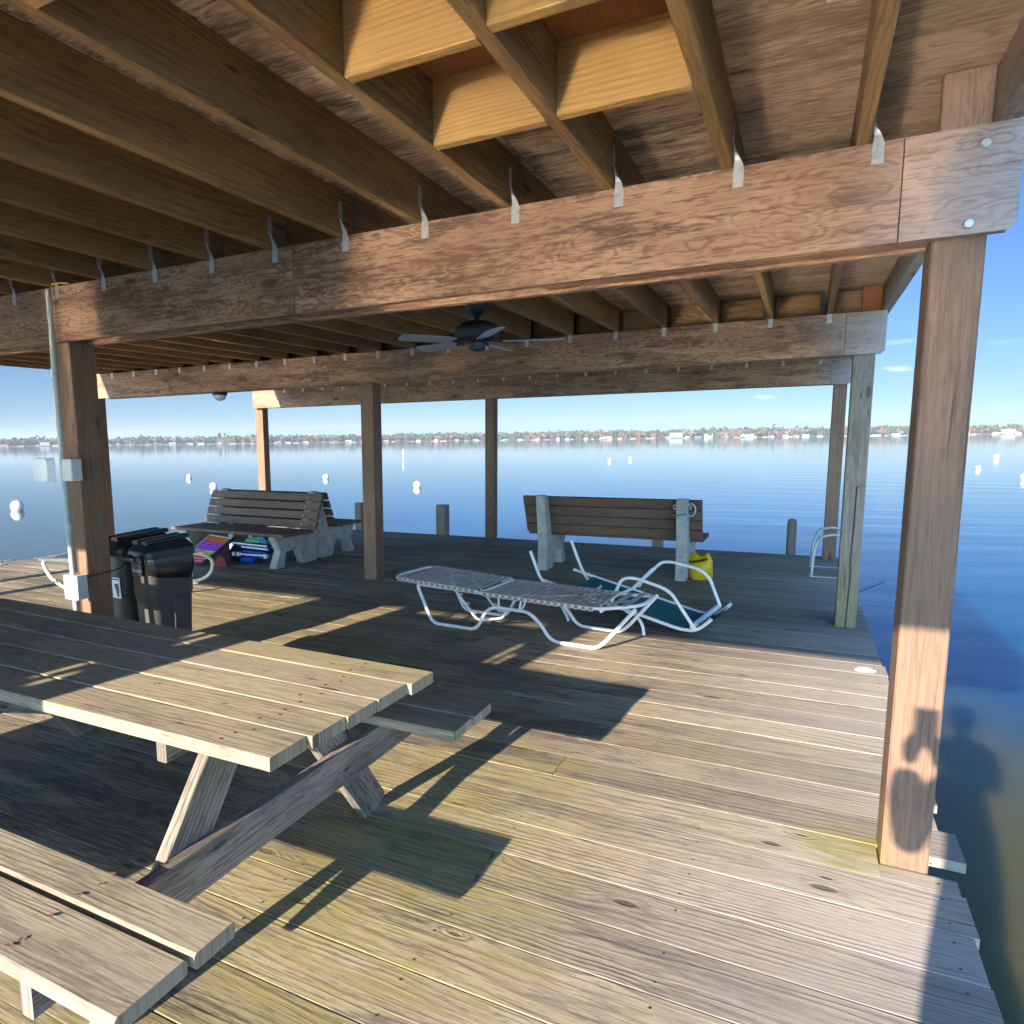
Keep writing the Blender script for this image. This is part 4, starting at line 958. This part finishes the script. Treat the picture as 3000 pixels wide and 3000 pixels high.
# ---------------------------------------------------------------- floats out on the lake
def buoy(x, y, r, label, squat=False, grp='round white floats'):
    e = empty('white_buoy', (x, y, WZ), 0, label, 'buoy', grp)
    b = MB()
    if squat: b.lathe([(r * .55, -.1), (r * .62, r * .55), (r * .98, r * .62), (r, r * .8), (r * .85, r * 1.25), (r * .5, r * 1.55), (0, r * 1.65)], (0, 0, 0), 20)
    else: b.lathe([(r * .75, -.1)] + [(r * math.cos(a), r * .62 + r * math.sin(a)) for a in [R(t) for t in range(-35, 91, 9)]], (0, 0, 0), 20)
    b.build('float_ball', M['float'], e)
    b = MB(); b.lathe([(r * .80, -.08), (r * .83, .02), (r * .84, .04)], (0, 0, 0), 20); b.build('waterline_collar', M['float_foot'], e)
buoy(-26.38, 16.58, .235, 'nearest round white float, alone at the far left of the water')
buoy(-38.0, 36.5, .20, 'small round white float right of the left post')
buoy(-28.06, 28.65, .21, 'round white float just above the end of the left bench')
buoy(-27.91, 38.78, .205, 'round white float between the slim far post and the middle post')
buoy(-17.89, 32.99, .21, 'round white float between the two inner posts')
buoy(-17.82, 74.9, .21, 'left of the two small distant floats above the right-hand bench', True)
buoy(-17.22, 82.1, .23, 'right of the two small distant floats above the right-hand bench', True)
buoy(10.56, 61.45, .16, 'lower small float in the water right of the front right post', True)
buoy(16.53, 88.4, .26, 'upper capped float in the water right of the front right post', True)
buoy(10.30, 48.31, .20, 'float cut by the right edge of the picture', True)
b = MB(); b.lathe([(.10, -.5), (.10, 1.25), (.07, 1.33), (0, 1.34)], (-47.4, 83.6, WZ), 12); b.build('marker_pole', M['float'], None, label='slim white marker pole standing in the lake beyond the inner posts', cat='marker pole')
b = MB(); b.tube([(.88, 13.05, WZ + .02), (1.31, 14.14, WZ + .02)], .010, 6); b.build('floating_stick', M['rope_blue'], None, label='thin dark stick floating on the water just right of the grey corner post', cat='stick')

# ---------------------------------------------------------------- far shore
SD = 1500
def polar(azd, d, z=0): a = R(azd); return Vector((math.sin(a) * d, math.cos(a) * d, z))
def land_mat():
    k = N('far_land'); P, ps = k.pos(); nz = k.noise(P, .02, 4)
    k.set(k.b.inputs['Base Color'], k.mix(k.ramp(nz, .4, .6), (.10, .085, .05), (.06, .065, .035))); k.b.inputs['Roughness'].default_value = 1; return k.m
b = MB(); vs = []; fs = []; NA = 130
def shore_d(a): return SD + 40 * math.sin(a * .21) + 25 * math.sin(a * .83 + 1)
for i in range(NA + 1):
    a = -80 + i * 115 / NA
    hh = 9 + 3 * math.sin(a * .37) + 2 * math.sin(a * 1.3)
    for (dd, z) in ((0, WZ - .2), (6, .6), (60, 2.5), (160, hh), (600, hh + 2)): vs.append(polar(a, shore_d(a) + dd, z))
for i in range(NA):
    for j in range(4): a = i * 5 + j; fs.append([a, a + 5, a + 6, a + 1])
b.add(vs, fs, smooth=True); b.build('far_shore', land_mat(), kind='structure')
cols = [('pine_green', (.050, .080, .035)), ('olive_green', (.085, .100, .040)), ('rust_orange', (.20, .095, .05)), ('brown_oak', (.15, .095, .065)), ('grey_brown', (.21, .155, .115)), ('dark_pine', (.035, .058, .032))]
TM = [plain(n, c, .9, 0, .1, .2, .3) for n, c in cols]
b = MB(); rs = random.Random(11)
def crown(c, rw, rh, mi, n):
    for _ in range(n):
        t = rs.uniform(0, 6.283); ph = rs.uniform(-1, 1); rr = rs.uniform(.55, 1.0)
        p = c + Vector((math.cos(t) * math.sqrt(1 - ph * ph) * rw * rr, math.sin(t) * math.sqrt(1 - ph * ph) * rw * rr, ph * rh * rr))
        s = rs.uniform(1.6, 3.6); a = Vector((rs.gauss(0, 1), rs.gauss(0, 1), rs.gauss(0, 1))).normalized(); q = a.cross(Vector((rs.gauss(0, 1), rs.gauss(0, 1), rs.gauss(0, 1)))).normalized(); r2 = a.cross(q)
        b.add([p + q * s, p + r2 * s * .8, p - q * s * .9, p - r2 * s], [[0, 1, 2, 3]], mi=mi)
for row, (d0, n_t, h0) in enumerate(((30, 760, 11), (70, 760, 14), (130, 700, 17))):
    for i in range(n_t):
        az_ = -78 + 111 * (i + rs.uniform(-.4, .4)) / n_t
        g = mnoise.noise(Vector((az_ * .55, row * 3.1, 0))); g2 = mnoise.noise(Vector((az_ * .16, 7, row)))
        if az_ < -45: warm = .62
        else: warm = .42
        pick = rs.random() + g * .9
        if row == 2: mi = 0 if rs.random() < .35 else (5 if rs.random() < .4 else 1)
        elif pick < warm: mi = rs.choice((2, 3, 3, 4))
        else: mi = rs.choice((0, 1, 1, 5))
        H_ = h0 * (1 + .22 * g2 + rs.uniform(-.18, .22)) * (1.0 if az_ > -30 else .9); W_2 = H_ * rs.uniform(.34, .5)
        base = polar(az_, shore_d(az_) + d0 + rs.uniform(-12, 12), 0)
        if rs.random() < .06 and row == 2: H_ *= 1.28; W_2 *= .7
        b.tube([base + Vector((0, 0, -1)), base + Vector((0, 0, H_ * .6))], .35, 4, mi=4, caps=False)
        crown(base + Vector((0, 0, H_ * .58)), W_2, H_ * .42, mi, 26 if row else 30)
b.build('far_woods', TM, None, kind='stuff')
b = MB()
# shoreline houses, boathouses and docks
wall_m = [plain('house_white', (.36, .36, .36), .8), plain('house_cream', (.38, .33, .27), .8), plain('house_grey', (.24, .28, .31), .8)]
roof_m = [plain('roof_grey', (.22, .22, .23), .8), plain('roof_pale', (.36, .37, .38), .7), plain('roof_brown', (.20, .12, .09), .8)]
rs = random.Random(5)
def house(azd, dd, w_, dpt, h_, wi, ri, label, grp, name='lakeside_house'):
    p = polar(azd, shore_d(azd) + dd, WZ); e = empty(name, p, -R(azd), label, 'house' if name == 'lakeside_house' else 'boathouse', grp)
    b = MB(); b.add([(-w_ / 2, -dpt / 2, 0), (w_ / 2, -dpt / 2, 0), (w_ / 2, dpt / 2, 0), (-w_ / 2, dpt / 2, 0), (-w_ / 2, -dpt / 2, h_), (w_ / 2, -dpt / 2, h_), (w_ / 2, dpt / 2, h_), (-w_ / 2, dpt / 2, h_)],
              [[0, 1, 5, 4], [1, 2, 6, 5], [2, 3, 7, 6], [3, 0, 4, 7], [0, 3, 2, 1]]); b.build('wall', wall_m[wi], e)
    b = MB(); rhh = h_ * .45; ov = .6
    b.add([(-w_ / 2 - ov, -dpt / 2 - ov, h_), (w_ / 2 + ov, -dpt / 2 - ov, h_), (w_ / 2 + ov, dpt / 2 + ov, h_), (-w_ / 2 - ov, dpt / 2 + ov, h_), (-w_ / 2, 0, h_ + rhh), (w_ / 2, 0, h_ + rhh)],
          [[0, 1, 5, 4], [1, 2, 5], [2, 3, 4, 5], [3, 0, 4], [0, 3, 2, 1]]); b.build('roof', roof_m[ri], e)
    n_ = max(1, int(w_ / 4)) if name == 'lakeside_house' else 1
    for i in range(n_): b = MB(); x = -w_ / 2 + w_ * (i + .5) / n_; b.box((x - .7, -dpt / 2 - .06, h_ * .35), (x + .7, -dpt / 2 - .01, h_ * .75)); b.build('window', roof_m[0], e)
    return e
def azof(px): 
    d = rx * ((px - CX) / F_) - ux * ((1290 - CY) / F_) + fx; return math.degrees(math.atan2(d.x, d.y))
big = [(1980, 24, 14, 7.5, 2, 1, 'large grey-blue house with gabled roof among the far trees above the right bench'), (1780, 18, 10, 5, 1, 2, 'cream lakeside house on the far shore left of the grey-blue one'),
       (2075, 16, 10, 6, 1, 0, 'pale house on the far shore just right of the grey-blue one'), (2190, 20, 10, 5, 0, 1, 'wide white house on the far shore left of the right posts'),
       (2955, 20, 12, 6, 0, 1, 'white house on the far shore at the right edge of the picture'), (130, 16, 10, 6, 0, 0, 'white gabled house on the far shore at the left edge')]
for (px, w_, d_, h_, wi, ri, lab_) in big: house(azof(px), 22, w_, d_, h_, wi, ri, lab_, 'larger houses on the far shore')
px = 8
while px < 3000:
    house(azof(px), rs.uniform(2, 16), rs.uniform(6, 13), rs.uniform(6, 9), rs.uniform(1.8, 3.4), rs.choice((0, 0, 1, 2)), rs.choice((0, 1, 1, 2)), 'tiny pale waterfront house in the row along the far shoreline', 'small waterfront houses on the far shore')
    px += rs.uniform(26, 62)
px = 20
while px < 3000:
    house(azof(px), rs.uniform(-26, -8), rs.uniform(4, 13), 5, rs.uniform(.6, 1.2), 0, rs.choice((1, 1, 0)), 'tiny pale boathouse standing in the water along the far shoreline', 'boathouses along the far shore', 'boathouse')
    px += rs.uniform(30, 75)
mp = polar(azof(613), SD + 200, 0); b = MB(); b.tube([mp, mp + Vector((0, 0, 57))], .45, 5)
for s_ in (-1, 1): b.tube([mp + Vector((0, 0, 50)), mp + Vector((s_ * 2, 0, 0))], .12, 4)
b.build('radio_mast', plain('mast_grey', (.18, .19, .22), .6), None, label='thin radio mast rising above the far trees at left', cat='mast')

# ---------------------------------------------------------------- the photographer, behind the camera, whose shadow falls on the front post
def skin(name, nodes, edges, mat, parent, sub=2):
    me = bpy.data.meshes.new(name); me.from_pydata([n[0] for n in nodes], edges, []); me.materials.append(mat)
    o = bpy.data.objects.new(name, me); col.objects.link(o); o.parent = parent
    md = o.modifiers.new('skin', 'SKIN'); md.use_smooth_shade = True
    for i, n in enumerate(nodes):
        r_ = n[1]; me.skin_vertices[0].data[i].radius = (r_, r_) if not isinstance(r_, tuple) else r_
    me.skin_vertices[0].data[0].use_root = True
    s_ = o.modifiers.new('sub', 'SUBSURF'); s_.levels = sub; s_.render_levels = sub
    return o
pr = empty('person', (.13, -.47, 0), 0, 'standing person holding up a phone, whose shadow falls on the right post', 'person')
nodes = [((0, 0, .95), .15), ((0, 0, 1.12), .135), ((0, -.01, 1.30), .155), ((0, -.01, 1.42), .12), ((0, 0, 1.50), .055), ((0, .02, 1.58), .075), ((0, .03, 1.66), .095), ((0, .02, 1.73), .075),
         ((-.18, 0, 1.41), .058), ((-.22, .16, 1.13), .048), ((-.215, .34, 1.26), .052), ((-.197, .405, 1.345), .046),
         ((.18, 0, 1.41), .058), ((.20, .12, 1.16), .046), ((.02, .33, 1.22), .040), ((-.105, .415, 1.35), .032),
         ((-.10, 0, .86), .095), ((-.11, .02, .50), .062), ((-.12, 0, .11), .042), ((-.12, .06, .045), .04), ((-.13, .17, .03), .033),
         ((.10, 0, .86), .095), ((.11, .02, .50), .062), ((.12, 0, .11), .042), ((.12, .06, .045), .04), ((.13, .17, .03), .033)]
edges = [(0, 1), (1, 2), (2, 3), (3, 4), (4, 5), (5, 6), (6, 7), (3, 8), (8, 9), (9, 10), (10, 11), (3, 12), (12, 13), (13, 14), (14, 15), (0, 16), (16, 17), (17, 18), (18, 19), (19, 20), (0, 21), (21, 22), (22, 23), (23, 24), (24, 25)]
skin('body', nodes, edges, M['shirt'], pr)
for hx, sg in ((-.198, -1), (-.106, 1)):
    hn = [((hx, .415, 1.355), .026), ((hx, .432, 1.395), .030)]; he = [(0, 1)]
    for f_, (dz, L) in enumerate(((.045, .030), (.025, .034), (.005, .032), (-.014, .026))):
        i0 = len(hn)
        hn += [((hx + sg * .006, .436, 1.405 + dz * .8), .0095), ((hx - sg * .006, .446, 1.412 + dz), .0085), ((hx - sg * .022 - sg * L * .25, .440, 1.416 + dz), .0078)]
        he += [(1, i0), (i0, i0 + 1), (i0 + 1, i0 + 2)]
    i0 = len(hn); hn += [((hx - sg * .020, .424, 1.40), .011), ((hx - sg * .036, .430, 1.43), .009)]; he += [(1, i0), (i0, i0 + 1)]
    skin('hand', hn, he, M['skin'], pr, 1)
b = MB(); b.lathe([(0, .16), (.05, .155), (.085, .12), (.100, .07), (.100, .02), (.085, -.03), (.05, -.05)], (0, .005, 1.625), 18); b.build('hair', M['hair'], pr)
ph = MB(); ph.box((-.058, -.021, 1.415), (.014, -.0125, 1.558), ch=.003); ph.build('mobile_phone', M['black'], None, label='dark mobile phone held upright in both hands by the standing person', cat='phone')

# ---------------------------------------------------------------- thin lake haze
hzm = bpy.data.materials.new('haze_air'); hzm.use_nodes = True; t_ = hzm.node_tree; t_.nodes.clear()
o_ = t_.nodes.new('ShaderNodeOutputMaterial'); pv = t_.nodes.new('ShaderNodeVolumePrincipled')
pv.inputs['Color'].default_value = (.75, .85, 1, 1); pv.inputs['Density'].default_value = .00015; pv.inputs['Anisotropy'].default_value = 0
t_.links.new(pv.outputs[0], o_.inputs['Volume'])
b = MB(); b.box((-5000, -80, WZ - 3), (5000, 3000, 75)); b.build('haze', hzm, None, kind='stuff')
